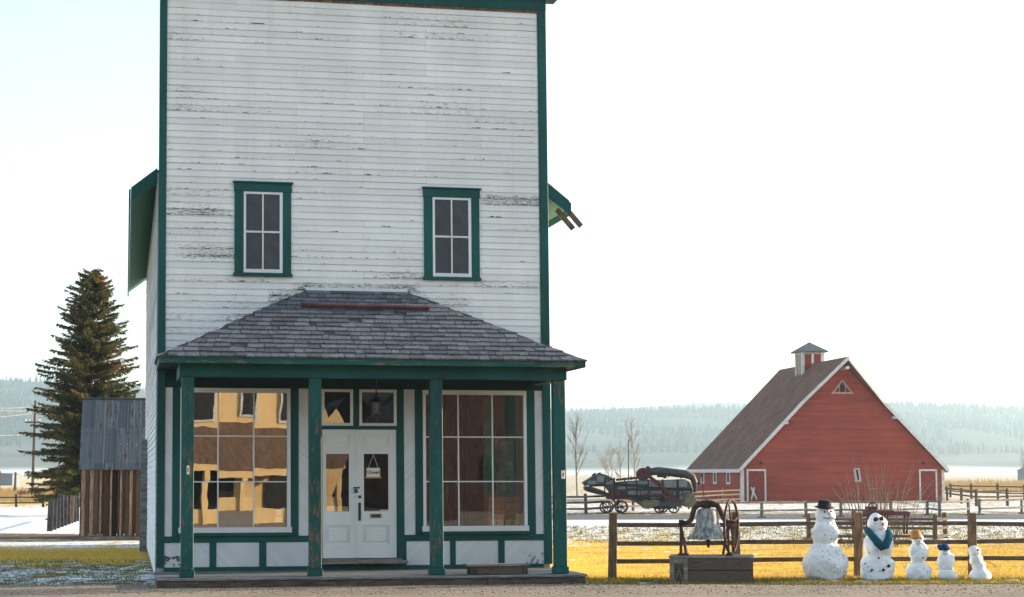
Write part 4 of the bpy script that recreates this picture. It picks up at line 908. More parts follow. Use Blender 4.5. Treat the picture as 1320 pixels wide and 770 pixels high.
b.path([wheel_pt(2*math.pi*k/36, wr) for k in range(37)], 0.022, 6, cap=False)
for k in range(4):
    a = math.pi/2*k+0.35; b.tube(wheel_pt(a, 0.03), wheel_pt(a, wr), 0.013, n=6)
b.tube((wx-0.05, 0, wz), (wx+0.10, 0, wz), 0.035, n=10); b.build('rope_wheel', M['iron'], bl, smooth=True)

# ================================================================== SNOWMEN
def snow_thing(label, pxc, d, group='snowmen in a row on the verge'):
    return thing('snowman', label, 'snowman', LD((pxc-660)/FOC*d, d), -TH, group)
def smp(d): return d/FOC
def blob(px0, px1, y0, y1, pxc, d, by, seed, jit=0.03, sq=1.0, nu=36, nv=24):
    k = smp(d); cx_ = ((px0+px1)/2-pxc)*k; r_ = (px1-px0)/2*k; cz = (by-(y0+y1)/2)*k; hz_ = (y1-y0)/2*k
    mb = MB(); mb.ball((cx_, 0, cz), 1.0, r_, r_*0.97, hz_, nu, nv, jit, random.Random(seed), sq); return mb
def join(parts):
    m = MB()
    for p in parts: m.add(p.v, p.f)
    return m
def remesh(o, vox):
    md = o.modifiers.new('remesh', 'REMESH'); md.mode = 'VOXEL'; md.voxel_size = vox; md.use_smooth_shade = True
    sm = o.modifiers.new('smooth', 'SMOOTH'); sm.factor = 0.6; sm.iterations = 2
    bpy.context.view_layer.update(); dg = bpy.context.evaluated_depsgraph_get()
    me = bpy.data.meshes.new_from_object(o.evaluated_get(dg)); old = o.data; o.modifiers.clear(); o.data = me; bpy.data.meshes.remove(old)
    if not me.materials: pass
    from mathutils import noise as mn
    sd = Vector((o.location.x+len(me.vertices), 3.1, 7.7)); nrm = [v.normal.copy() for v in me.vertices]
    for v, n_ in zip(me.vertices, nrm):
        q = v.co*5.5+sd; q2 = v.co*17+sd
        v.co += n_*(mn.noise(q)*0.036+mn.noise(q2)*0.014)
    for p in me.polygons: p.use_smooth = True
dS = 30.2
def face_bits(t, d, pxc, by, items):
    k = smp(d)
    for nm, px, py, r_, ydep, mt in items:
        mb = MB(); mb.ball(((px-pxc)*k, ydep, (by-py)*k), r_, nu=10, nv=7, jit=0.08); mb.build(nm, M[mt], t, smooth=True)
def body(t, parts, mat, vox=0.022):
    o = join(parts).build('snow_body', mat, t); remesh(o, vox)
    if len(o.data.materials) == 0: o.data.materials.append(mat)
    else: o.data.materials[0] = mat
    return o
k = smp(dS)
# tall one with black hat
BY = 746.5; P = 1060.5
t = snow_thing('tallest snowman with a black hat, dirty round base and stick arms', P, dS)
body(t, [blob(1031, 1090, 698, 752, P, dS, BY, 1, 0.035), blob(1042, 1078, 670, 706, P, dS, BY, 2, 0.03), blob(1048, 1074, 651, 674, P, dS, BY, 3, 0.03), blob(1049, 1072, 664, 680, P, dS, BY, 4, 0.03)], M['snow1'])
b = MB(); b.lathe([(0.155, 0.0), (0.16, 0.012), (0.115, 0.02), (0.098, 0.10), (0.098, 0.118), (0.075, 0.125)], n=24)
h = b.build('hat', M['felt_black'], t, smooth=True); h.location = (-0.5*k, -0.02, (BY-654)*k); h.rotation_euler = (R(6), R(3), 0)
face_bits(t, dS, P, BY, [('eye', 1058.5, 659, 0.017, -0.145, 'coal'), ('eye', 1066.5, 658.5, 0.017, -0.143, 'coal'), ('nose', 1064, 661, 0.014, -0.16, 'coal')])
b = MB(); pp = [((x-P)*k, -0.158+0.0012*(x-1061)**2*0.6, (BY-y)*k) for x, y in ((1056.5, 666.5), (1060, 667), (1064, 666.8), (1068, 666), (1070, 665))]; b.path(pp, 0.007, 5); b.build('mouth', M['twig_dark'], t)
b = MB(); b.path([((x-P)*k, dy, (BY-y)*k) for x, y, dy in ((1076, 690, -0.05), (1083, 695, -0.12), (1090, 704, -0.18))], [0.014, 0.012, 0.008], 5); b.path([((x-P)*k, dy, (BY-y)*k) for x, y, dy in ((1068, 665, -.1), (1072, 670, -.18))], [0.009, 0.009], 5); b.build('arm', M['twig'], t)
b = MB(); b.path([((x-P)*k, dy, (BY-y)*k) for x, y, dy in ((1045, 692, 0), (1040, 694, -0.05), (1043, 686, -0.08))], [0.012, 0.009, 0.006], 5); b.build('arm', M['twig'], t)
# scarf one
P = 1126.5; BY = 745.5
t = snow_thing('wide snowman wearing a teal scarf and dark sunglasses', P, dS)
body(t, [blob(1104.5, 1148, 712, 752, P, dS, BY, 5, 0.02, 0.62), blob(1109.5, 1146.5, 680, 722, P, dS, BY, 6, 0.025, 0.9), blob(1114.5, 1140.5, 660, 690, P, dS, BY, 7, 0.03), blob(1120.5, 1132.5, 658.5, 668.5, P, dS, BY, 8, 0.02)], M['snow2'])
b = MB()
path = [(1113.5, 680.5, -0.02), (1115, 684, -0.13), (1119, 690, -0.215), (1124, 697, -0.262), (1129, 702, -0.275), (1134, 700, -0.265), (1138, 693, -0.225), (1140, 687, -0.17), (1141, 681.5, -0.05)]
b.path([((x-P)*k, y, (BY-z)*k) for x, z, y in path], [0.045, 0.055, 0.06, 0.065, 0.07, 0.068, 0.062, 0.055, 0.04], 8)
b.path([((1113.5-P)*k, -0.02, (BY-680.5)*k), ((1120-P)*k, 0.17, (BY-679)*k), ((1134-P)*k, 0.17, (BY-679)*k), ((1141-P)*k, -0.05, (BY-681.5)*k)], 0.045, 8); b.build('scarf', M['scarf'], t, smooth=True)
b = MB()
for px, py, r_ in ((1123.5, 667.8, 0.040), (1131, 666.5, 0.036)): b.ball(((px-P)*k, -0.150, (BY-py)*k), r_, sy=0.35, nu=14, nv=8)
b.bar(((1123-P)*k, -0.16, (BY-667)*k), ((1132-P)*k, -0.158, (BY-666)*k), 0.01, 0.012); b.build('sunglasses', M['glasses'], t, smooth=True)
b = MB(); b.ball(((1132-P)*k, -0.175, (BY-673.5)*k), 0.024, sy=1.6, nu=10, nv=8); b.build('nose', M['carrot'], t, smooth=True)
b = MB(); b.path([((x-P)*k, -0.158, (BY-y)*k) for x, y in ((1126, 679.5), (1130, 680.3), (1135, 679))], 0.006, 5); b.build('mouth', M['carrot'], t)
face_bits(t, dS, P, BY, [('button', 1137, 726, 0.027, -0.262, 'coal'), ('button', 1130, 731, 0.024, -0.275, 'coal'), ('button', 1116, 731, 0.018, -0.24, 'coal'), ('button', 1134, 743, 0.016, -0.26, 'coal'), ('button', 1125, 716, 0.018, -0.24, 'coal')])
# tan hat
P = 1179; BY = 744.5
t = snow_thing('medium snowman in a tan bucket hat, third along the verge', P, dS)
body(t, [blob(1163.5, 1195.5, 719, 751, P, dS, BY, 9, 0.03), blob(1167, 1192, 694.5, 726, P, dS, BY, 10, 0.03), blob(1170.5, 1185, 684, 700, P, dS, BY, 11, 0.02)], M['snow3'], 0.018)
b = MB(); b.lathe([(0.098, 0.0), (0.088, 0.02), (0.074, 0.11), (0.070, 0.125), (0.05, 0.13)], n=20); h = b.build('hat', M['tan'], t, smooth=True); h.location = ((1176.8-P)*k, -0.01, (BY-690.5)*k); h.rotation_euler = (R(4), R(-9), 0)
face_bits(t, dS, P, BY, [('eye', 1175.8, 691, 0.013, -0.085, 'coal'), ('eye', 1180.8, 691, 0.013, -0.083, 'coal'), ('nose', 1179.5, 694.5, 0.012, -0.095, 'coal'), ('button', 1182.5, 715, 0.012, -0.155, 'coal')])
b = MB(); b.path([((x-P)*k, -0.088, (BY-y)*k) for x, y in ((1176, 697), (1179, 698), (1182, 697))], 0.004, 5); b.build('mouth', M['coal'], t)
# blue hat
P = 1216; BY = 744.5
t = snow_thing('small snowman in a blue knitted hat', P, dS)
body(t, [blob(1203.5, 1229, 728, 750, P, dS, BY, 12, 0.03), blob(1203.5, 1225, 708.5, 734, P, dS, BY, 13, 0.03), blob(1206.5, 1219, 701, 714.5, P, dS, BY, 14, 0.02)], M['snow4'], 0.016)
b = MB(); b.ball((0, 0, 0.01), 0.080, sz=0.80, nu=16, nv=10, jit=0.06); b.lathe([(0.086, -0.03), (0.09, -0.015), (0.088, 0.01), (0.078, 0.02)], n=18); b.ball((-0.075, -0.03, 0.02), 0.042, sz=1.1, nu=10, nv=8, jit=0.15); h = b.build('hat', M['bluehat'], t, smooth=True); h.location = ((1212.5-P)*k, -0.005, (BY-703.5)*k)
face_bits(t, dS, P, BY, [('eye', 1211.3, 707.3, 0.008, -0.078, 'coal'), ('eye', 1215, 707, 0.008, -0.076, 'coal')])
b = MB(); b.path([((x-P)*k, -0.075, (BY-y)*k) for x, y in ((1210, 710), (1213, 711.3), (1216, 710.3))], 0.004, 5); b.build('mouth', M['twig_dark'], t)
# twig antennae
P = 1257.5; BY = 744.5
t = snow_thing('small leaning snowman with twig antennae and a red nose, farthest right', P, dS)
body(t, [blob(1244, 1271.5, 728, 750, P, dS, BY, 15, 0.03), blob(1247, 1266, 717, 735, P, dS, BY, 16, 0.03), blob(1245.5, 1263, 710, 728, P, dS, BY, 17, 0.03), blob(1243.5, 1258.5, 700, 716, P, dS, BY, 18, 0.02)], M['snow4'], 0.016)
b = MB(); b.ball(((1254-P)*k, -0.09, (BY-705.5)*k), 0.020, sx=1.2, nu=10, nv=8); b.build('nose', M['carrot'], t, smooth=True)
b = MB(); b.path([((x-P)*k, -0.09, (BY-y)*k) for x, y in ((1250.5, 708.3), (1253, 709), (1256, 708.6))], 0.004, 5); b.build('mouth', M['coal'], t)
for a in (((1248, 701), (1245, 696)), ((1249, 701), (1252, 692)),):
    b = MB(); b.path([((a[0][0]-P)*k, 0, (BY-a[0][1])*k), ((a[1][0]-P)*k, -0.01, (BY-a[1][1])*k)], [0.007, 0.004], 5); b.build('antenna', M['twig_dark'], t)
for a in (((1247, 724), (1243, 726), (1236, 735)), ((1265, 720), (1271, 722), (1278, 727))):
    b = MB(); b.path([((x-P)*k, -0.06, (BY-y)*k) for x, y in a], [0.008, 0.007, 0.004], 5); b.build('arm', M['twig'], t)

# thin leftover snow at the feet of the snowmen and by the boardwalk
def snow_bits():
    rng = random.Random(17); mb = MB()
    for l0, d0, sl, n in ((5.0, 29.75, 0.55, 9), (5.9, 29.8, 0.35, 6), (6.55, 29.9, 0.3, 4), (1.55, 29.2, 0.8, 10), (-8.2, 30.5, 1.4, 14), (7.3, 30.0, 0.8, 5)):
        for _ in range(n):
            r_ = rng.uniform(0.03, 0.13); mb.ball((rng.gauss(l0, sl), rng.gauss(d0, 0.14), 0.0), r_, rng.uniform(1, 1.9), rng.uniform(0.6, 1), rng.uniform(0.15, 0.3), 12, 8, 0.25, rng)
    o = mb.build('snow_patches', M['snow4'], None, smooth=True, loc=(CX, -DIST, 0), rot=-TH); tag(o, 'small clods of old snow on the verge grass', 'snow', kind='stuff')
snow_bits()

# ================================================================== BARN
bd = 114.7; a8 = R(8.2)
barn = thing('red_barn', 'large red gabled barn with brown roof, white trim and a small cupola', 'barn', LD((955-660)/FOC*bd, bd), -TH+a8)
BWd, BLn, BE, BAp = 12.9, 13.2, 2.02, 8.72
mid = BWd/2
b = MB(); b.prism([(0, 0), (BWd, 0), (BWd, BE-0.02), (mid, BAp-0.12), (0, BE-0.02)], 0.0, 0.2, 'y'); b.build('gable_wall', M['barn_red'], barn)
b = MB(); b.box(0, 0.2, 0.2, BLn-.2, 0, BE); b.box(BWd-.2, BWd, 0.2, BLn-.2, 0, BE); b.prism([(0, 0), (BWd, 0), (BWd, BE), (mid, BAp-0.12), (0, BE)], BLn-.2, BLn, 'y'); b.build('side_wall', M['barn_red'], barn)
# roof with projecting hay hood
b = MB(); ov = 0.22; ez = BE-0.17; tt = 0.14; hb = 0.60
for s in (-1, 1):
    e = (-ov if s < 0 else BWd+ov); hx = e+(mid-e)*hb; hz0 = ez+(BAp-ez)*hb
    low = [(e, -0.30, ez), (hx, -0.30, hz0), (mid, -1.35, BAp), (mid, BLn+0.3, BAp), (hx, BLn+0.3, hz0), (e, BLn+0.3, ez)]
    up = [(p[0], p[1], p[2]+tt) for p in low]
    b.add(low+up, [(0,1,4,5),(1,2,3,4),(6,11,10,7),(7,10,9,8)]+[(i, (i+1)%6, 6+(i+1)%6, 6+i) for i in range(6)])
b.build('roof', M['barn_roof'], barn)
b = MB()
for s in (-1, 1):
    e = (-ov if s < 0 else BWd+ov); hx = e+(mid-e)*hb; hz0 = ez+(BAp-ez)*hb
    b.bar((e, -0.33, ez+0.04), (hx, -0.33, hz0+0.04), 0.05, 0.20, up=(0, 0, 1)); b.bar((hx, -0.33, hz0+0.045), (mid, -1.39, BAp+0.045), 0.05, 0.19, up=(0, 0, 1))
b.build('rake_trim', M['barn_trim'], barn)
b = MB(); b.box(-ov-0.05, -ov+0.01, -0.30, BLn+0.3, ez-0.10, ez+0.12); b.box(BWd+ov-.01, BWd+ov+0.05, -0.3, BLn+.3, ez-.10, ez+.12); b.build('eave_trim', M['barn_trim'], barn)
b = MB(); b.box(-0.06, 0.12, -0.06, -0.005, 0, BE-0.1); b.box(-0.06, -0.005, -0.004, 0.18, 0, BE-.1); b.box(BWd-0.12, BWd+0.06, -0.06, -0.005, 0, BE-0.1); b.split('corner_trim', M['barn_trim'], barn)
for x0, x1 in ((0.27, 1.53), (11.30, 12.50)):
    b = MB(); b.box(x0+0.13, x1-0.13, -0.05, -0.01, 0.02, 1.84); d = b.build('door', M['barn_door'], barn)
    b = MB(); b.box(x0+.02, x0+0.12, -0.08, -0.005, 0, 1.95); b.box(x1-0.12, x1-.02, -0.08, -0.005, 0, 1.95); b.box(x0+.12, x1-.12, -0.078, -0.005, 1.85, 1.95); b.build('frame', M['barn_trim'], d)
    b = MB(); xa, xb = x0+0.2, x1-0.2
    b.bar((xa, -0.06, 1.1), (xb, -0.06, 1.75), 0.03, 0.08); b.bar((xa, -0.064, 1.75), (xb, -0.064, 1.1), 0.03, 0.08); b.box(xa, xb, -0.066, -0.051, 0.95, 1.05); b.build('cross_brace', M['barn_red'], d)
b = MB(); b.bar((0.55, -0.10, 0.1), (0.75, -0.10, 0.85), 0.05, 0.09); b.bar((0.55, -0.105, 0.85), (0.9, -0.105, 0.1), 0.05, 0.09); b.build('gate_brace', M['barn_trim'], barn)
for y in (3.16, 6.5, 9.8):
    b = MB(); h_ = 0.44
    b.box(-0.05, -0.002, y-h_, y-h_+0.16, 1.02, 1.84); b.box(-0.05, -0.002, y+h_-0.16, y+h_, 1.02, 1.84); b.box(-0.05, -0.002, y-h_+.16, y+h_-.16, 1.72, 1.84); b.box(-0.05, -0.002, y-h_+.16, y+h_-.16, 1.02, 1.14)
    w = b.build('window', M['barn_trim'], barn); b = MB(); b.box(-0.02, -0.001, y-h_+.16, y+h_-.16, 1.14, 1.72); b.build('pane', M['dark_void'], w)
# triangular hood frame near the peak, purlin ends, lamps
b = MB(); zc = 5.95+0.72; c = mid+0.0
b.bar((c-0.62, -0.10, zc), (c, -0.10, zc+0.78), 0.05, 0.09); b.bar((c+0.62, -0.104, zc), (c, -0.104, zc+0.78), 0.05, 0.09); b.bar((c-0.7, -0.108, zc), (c+0.7, -0.108, zc), 0.05, 0.10); b.bar((c-0.18, -0.09, zc+.05), (c-0.18, -0.09, zc+0.5), 0.04, 0.06); b.bar((c+0.18, -0.09, zc+.05), (c+0.18, -0.09, zc+0.5), 0.04, 0.06)
b.build('vent_frame', M['vent_trim'], barn)
b = MB(); b.box(c-0.14, c+0.14, -0.03, -0.001, zc+0.06, zc+0.5); b.build('vent_opening', M['dark_void'], barn)
b = MB(); b.box(c-0.12, c+0.12, -1.2, -0.0, BAp-0.62, BAp-0.45); b.build('hay_beam', M['barn_trim'], barn)
for x in (mid*0.43, BWd-mid*0.43*1.12):
    zz = ez+(BAp-ez)*(x+ov if x < mid else BWd+ov-x)/(mid+ov)-0.2; b = MB(); b.box(x-0.14, x+0.14, -0.28, -0.001, zz, zz+0.16); b.build('purlin_end', M['barn_trim'], barn)
for x in (1.2, 11.6):
    b = MB(); b.ball((x, -0.12, 2.35), 0.09, nu=10, nv=8); b.tube((x, -0.1, 2.4), (x, 0, 2.4), 0.02); b.build('lamp', M['black_iron'], barn, smooth=True)
# white streaks on the boards
# cupola
cy = 6.6; cz0 = BAp-0.75
b = MB(); hw = 0.66; b.box(mid-hw+.05, mid+hw-.05, cy-hw+.05, cy+hw-.05, cz0, 9.62); cu = b.build('cupola', M['barn_red'], barn)
b = MB()
for sx in (-1, 1):
    for sy in (-1, 1): b.box(mid+sx*hw-0.10, mid+sx*hw+0.10, cy+sy*hw-0.10, cy+sy*hw+0.10, cz0-.05, 9.60)
for s in (-1, 1):
    b.box(mid-hw+.1, mid+hw-.1, cy+s*hw-0.07, cy+s*hw+0.07, 9.46, 9.60); b.box(mid+s*hw-0.07, mid+s*hw+0.07, cy-hw+.1, cy+hw-.1, 9.46, 9.60)
    b.box(mid-0.07, mid+0.07, cy+s*hw-0.07, cy+s*hw+0.07, cz0, 9.46); b.box(mid+s*hw-0.07, mid+s*hw+0.07, cy-.07, cy+.07, cz0, 9.46)
b.build('cupola_trim', M['barn_trim'], cu)
b = MB(); e = 0.98
b.add([(mid-e, cy-e, 9.58), (mid+e, cy-e, 9.58), (mid+e, cy+e, 9.58), (mid-e, cy+e, 9.58), (mid-e, cy-e, 9.66), (mid+e, cy-e, 9.66), (mid+e, cy+e, 9.66), (mid-e, cy+e, 9.66), (mid, cy, 10.3)],
      [(3,2,1,0),(0,1,5,4),(1,2,6,5),(2,3,7,6),(3,0,4,7),(4,5,8),(5,6,8),(6,7,8),(7,4,8)]); b.build('cupola_roof', M['cupola_roof'], cu)
# sign by the barn
sgn = thing('road_sign', 'small white plate with dark stripe on a thin post before the barn', 'sign', LD((1103-660)/FOC*80, 80), -TH)
b = MB(); b.tube((0.05, 0, 0), (0, 0, 1.9), 0.025); b.build('post', M['fence_grey'], sgn)
b = MB(); b.bar((0.04, -0.04, 1.35), (-0.03, -0.04, 1.92), 0.04, 0.26, up=(1, 0, 0)); b.build('plate', M['barn_trim'], sgn)
b = MB(); b.bar((0.035, -0.065, 1.42), (-0.025, -0.065, 1.86), 0.008, 0.08, up=(1, 0, 0)); b.build('stripe', M['ink'], sgn)

# ================================================================== THRESHING MACHINE
td = 80.0; tk = td/FOC
thr = thing('threshing_machine', 'old grey sheet metal threshing machine on iron wheels beside the barn', 'farm machine', LD((827-660)/FOC*td, td), -TH)
def tp(cx_, cy_): return ((cx_/7.333+740-827)*tk, (661.8-(cy_/7.333+590))*tk)
def tpoly(l): return [tp(*p) for p in l]
D0, D1 = 0.0, 1.5
b = MB(); b.prism(tpoly([(375, 235), (480, 225), (690, 212), (830, 214), (1040, 206), (1088, 232), (1118, 300), (1100, 385), (1060, 430), (1000, 460), (900, 474), (760, 472), (640, 456), (570, 415), (500, 395), (375, 385)]), D0, D1); b.build('body', M['steel_grey'], thr, bevel=0.02)
b = MB()
for x0, x1, y0, y1 in ((590, 690, 225, 285), (700, 822, 220, 285), (838, 962, 218, 285), (980, 1060, 216, 280), (500, 580, 232, 290), (590, 690, 312, 365), (500, 580, 310, 350), (410, 480, 245, 300), (700, 822, 312, 345), (850, 950, 310, 400), (985, 1085, 315, 395), (700, 800, 375, 425), (300, 368, 215, 255), (215, 285, 175, 235), (130, 205, 222, 255)):
    pa, pb = tp(x0, y0), tp(x1, y1); b.box(pa[0], pb[0], D0-0.03 if x0 > 380 else D0+0.12, D0-0.002 if x0 > 380 else D0+0.148, pb[1], pa[1])
b.split('sheet_panel', M['steel_light'], thr, bevel=0.008)
b = MB(); b.prism(tpoly([(78, 235), (130, 205), (190, 168), (265, 152), (330, 178), (378, 205), (378, 335), (330, 318), (290, 275), (210, 262), (98, 268)]), D0+0.15, D1-0.15); b.build('feeder_hood', M['steel_grey'], thr, bevel=0.02)
b = MB(); b.prism(tpoly([(92, 275), (150, 272), (240, 300), (330, 340), (318, 358), (230, 352), (150, 330), (98, 310)]), D0+0.1, D1-0.1); b.build('feeder_conveyor', M['steel_grey'], thr, bevel=0.02)
b = MB(); b.path([(tp(665, 145)[0], 0.7, tp(665, 145)[1]), (tp(800, 128)[0], 0.7, tp(800, 128)[1]), (tp(1060, 158)[0], 0.7, tp(1060, 158)[1]), (tp(1125, 185)[0], 0.7, tp(1125, 185)[1]), (tp(1150, 240)[0], 0.7, tp(1150, 240)[1]), (tp(1142, 330)[0], 0.7, tp(1142, 330)[1])], [0.15, 0.18, 0.18, 0.16, 0.12, 0.10], 14); b.build('wind_stack', M['steel_grey'], thr, smooth=True)
def hub(mb, x, y, r_, n=18, dep=(D0-0.05, D1+0.05)):
    c = tp(x, y); mb.prism([(c[0]+r_*math.cos(6.283*k/n), c[1]+r_*math.sin(6.283*k/n)) for k in range(n)], *dep)
b = MB(); hub(b, 655, 160, 0.28, dep=(0.35, 1.1)); b.build('drum', M['redframe'], thr)
b = MB(); b.ball((tp(705, 95)[0], 0.7, tp(705, 95)[1]), 0.11, sz=0.55, nu=10, nv=6); b.build('cap', M['black_iron'], thr)
b = MB()
def tbar(x0, y0, x1, y1, w=0.06, y=D0-0.06, h=0.05):
    p, q = tp(x0, y0), tp(x1, y1); b.bar((p[0], y, p[1]), (q[0], y, q[1]), h, w)
for l in ((385, 250, 700, 262), (390, 262, 1110, 305), (480, 305, 1100, 298), (340, 372, 870, 350)): tbar(*l, w=0.06)
for x in (377, 585, 693, 830, 970): tbar(x, 205 if x > 400 else 195, x, 400, w=0.07, y=D0-0.085)
tbar(100, 240, 100, 300, w=0.05); tbar(285, 190, 285, 330, w=0.05); tbar(285, 235, 378, 195, w=0.04); tbar(140, 265, 290, 262, w=0.10); tbar(120, 300, 330, 345, w=0.05)
b.build('brace_rail', M['soot'], thr)
b = MB(); tbar(700, 178, 965, 400, w=0.16, y=D0-0.16); tbar(390, 212, 700, 182, w=0.10, y=D0-0.10); tbar(640, 352, 900, 350, w=0.10, y=D0-0.13); b.build('beam', M['redframe'], thr)
b = MB(); b.prism(tpoly([(335, 320), (505, 320), (505, 395), (335, 395)]), D0-0.07, D1+.05); b.prism(tpoly([(300, 345), (330, 345), (330, 395), (310, 390)]), D0-.05, D1); b.build('frame_box', M['redframe'], thr, bevel=0.01)
b = MB(); hub(b, 1080, 405, 0.30); hub(b, 690, 432, 0.24); b.prism(tpoly([(610, 415), (800, 430), (760, 478), (660, 472)]), D0-0.02, D1); b.build('fan_housing', M['ochre'], thr, bevel=0.01)
b = MB(); tbar(780, 175, 870, 180, w=0.10, y=D0+0.2); tbar(395, 145, 440, 190, w=0.03, y=D0+0.3); tbar(1165, 240, 1200, 145, w=0.03); tbar(1195, 150, 1215, 370, w=0.03); tbar(1160, 235, 1175, 250, w=0.16); tbar(640, 200, 600, 150, w=0.04); tbar(480, 225, 470, 190, w=0.05, y=D0+.3); tbar(545, 215, 540, 180, w=0.05, y=D0+.5); tbar(880, 190, 900, 150, w=0.05); tbar(1000, 200, 1010, 165, w=0.05); tbar(170, 175, 205, 150, w=0.08, y=D0+.4); tbar(215, 160, 255, 145, w=0.06, y=D0+.6)
b.build('strut', M['soot'], thr)
b = MB()
for l in ((760, 480, 960, 470), (780, 455, 900, 470), (840, 370, 870, 480), (940, 450, 965, 490), (1072, 440, 1076, 485), (900, 430, 1010, 470), (1060, 440, 1170, 410), (360, 390, 420, 480), (420, 395, 350, 480)): tbar(*l, w=0.07, y=D0+0.05)
b.path([(tp(900, 470)[0], D0, tp(900, 470)[1]), (tp(740, 470)[0], D0, tp(740, 470)[1])], 0.05, 8); b.split('undercarriage', M['soot'], thr)
b = MB()
for l in ((575, 395, 880, 385), (575, 372, 880, 408), (880, 385, 1075, 330), (700, 400, 720, 300), (395, 300, 575, 380), (610, 300, 640, 400), (1010, 300, 1030, 420), (850, 300, 870, 370), (745, 330, 800, 410), (930, 310, 900, 400)): tbar(*l, w=0.035, y=D0-0.13)
b.build('belt', M['soot'], thr)
b = MB(); hub(b, 885, 395, 0.10, dep=(D0-0.2, D0-0.12)); hub(b, 575, 395, 0.13, dep=(D0-0.12, D0-0.08)); hub(b, 855, 182, 0.08, dep=(D0+.1, D0+.3)); b.build('pulley', M['iron'], thr)
def twheel(x, y, r_, yy):
    c = tp(x, y); b = MB(); b.path([(c[0]+r_*math.cos(6.283*k/20), yy, c[1]+r_*math.sin(6.283*k/20)) for k in range(21)], 0.035, 6, cap=False)
    for k in range(6): a = math.pi/3*k+0.3; b.bar((c[0], yy, c[1]), (c[0]+r_*math.cos(a), yy, c[1]+r_*math.sin(a)), 0.03, 0.035, up=(0, 1, 0))
    b.lathe([(0.06, -0.06), (0.06, 0.06)], (c[0], yy, c[1]), 10, 'y'); b.build('wheel', M['iron'], thr)
rr = 0.235
zc0 = rr+0.02
def ywh(r_): return (661.8-(r_+0.03)/tk-590)*7.333
twheel(293, ywh(0.23), 0.23, D0+0.1); twheel(438, ywh(0.25), 0.25, D0); twheel(330, ywh(0.23), 0.23, D1-.1); twheel(470, ywh(0.23), 0.23, D1)
twheel(800, ywh(0.2), 0.20, D0+0.1); twheel(935, ywh(0.22), 0.22, D0+.05); twheel(860, ywh(0.2), 0.20, D1); 

# dark red cart
crt = thing('farm_cart', 'low dark red iron implement under the pinkish stalks behind the fence', 'farm cart', LD((1118-660)/FOC*53, 53), -TH)
def ck(px, py): return ((px-1118)*53/FOC, (687-py)*53/FOC)
b = MB()
for (x0, y0, x1, y1) in ((1114, 663, 1150, 657), (1150, 663, 1170, 658), (1117, 656, 1128, 652)):
    p, q = ck(x0, y0), ck(x1, y1); b.box(p[0], q[0], 0.0, 0.6, p[1], q[1])
b.build('bed', M['cart'], crt, bevel=0.01)
b = MB()
for x in (1118, 1140, 1166): p = ck(x, 687); q = ck(x+2, 662); b.bar((p[0], 0.1, 0), (q[0], 0.1, q[1]), 0.05, 0.05); b.bar((p[0], 0.5, 0), (q[0], 0.5, q[1]), 0.05, 0.05)
b.bar((ck(1108, 664)[0], .3, ck(1108, 664)[1]), (ck(1172, 660)[0], .3, ck(1172, 660)[1]), 0.05, 0.06); b.build('leg', M['cart'], crt)
b = MB(); c = ck(1122, 655); b.path([(c[0]+0.12*math.cos(6.283*k/12), -0.02, c[1]+0.06+0.12*math.sin(6.283*k/12)) for k in range(13)], 0.02, 5, cap=False); b.build('wheel', M['cart'], crt)
def stalks(name, label, cat, base, spread, n, h, lean, mat, seed, r0=0.006, arch=0.2, dspread=None):
    rng = random.Random(seed); mb = MB()
    for _ in range(n):
        x = rng.gauss(0, spread*0.5); y = rng.gauss(0, (dspread or spread)*0.5); hh = h*rng.uniform(0.45, 1.05); lx = x*lean/spread*hh+rng.gauss(0, 0.12)*hh; ly = rng.gauss(0, 0.1)*hh
        dr = arch*hh*rng.uniform(0, 1); mb.path([(x, y, 0), (x+lx*0.4, y+ly*.4, hh*0.55), (x+lx, y+ly, hh-dr)], [r0, r0*0.8, r0*0.35], 4, cap=False)
        if rng.random() < 0.6: mb.path([(x+lx*.5, y+ly*.5, hh*0.6), (x+lx*.5+rng.gauss(0, .15)*hh, y, hh*rng.uniform(.6, .85))], [r0*.6, r0*.3], 3, cap=False)
    o = mb.build(name, mat, None, loc=base); return tag(o, label, cat)
stalks('dry_shrub', 'tall pinkish bare stalks rising before the barn wall', 'shrub', LD((1132-660)/FOC*60, 60), 1.1, 80, 2.2, 0.5, M['stalk_pink'], 3, 0.010, 0.1)
stalks('dry_shrub', 'reddish tangled twigs around the scarfed snowman, behind the fence', 'shrub', LD((1128-660)/FOC*44, 44), 0.8, 90, 0.95, 0.9, M['twig_dark'], 4, 0.007, 0.5)

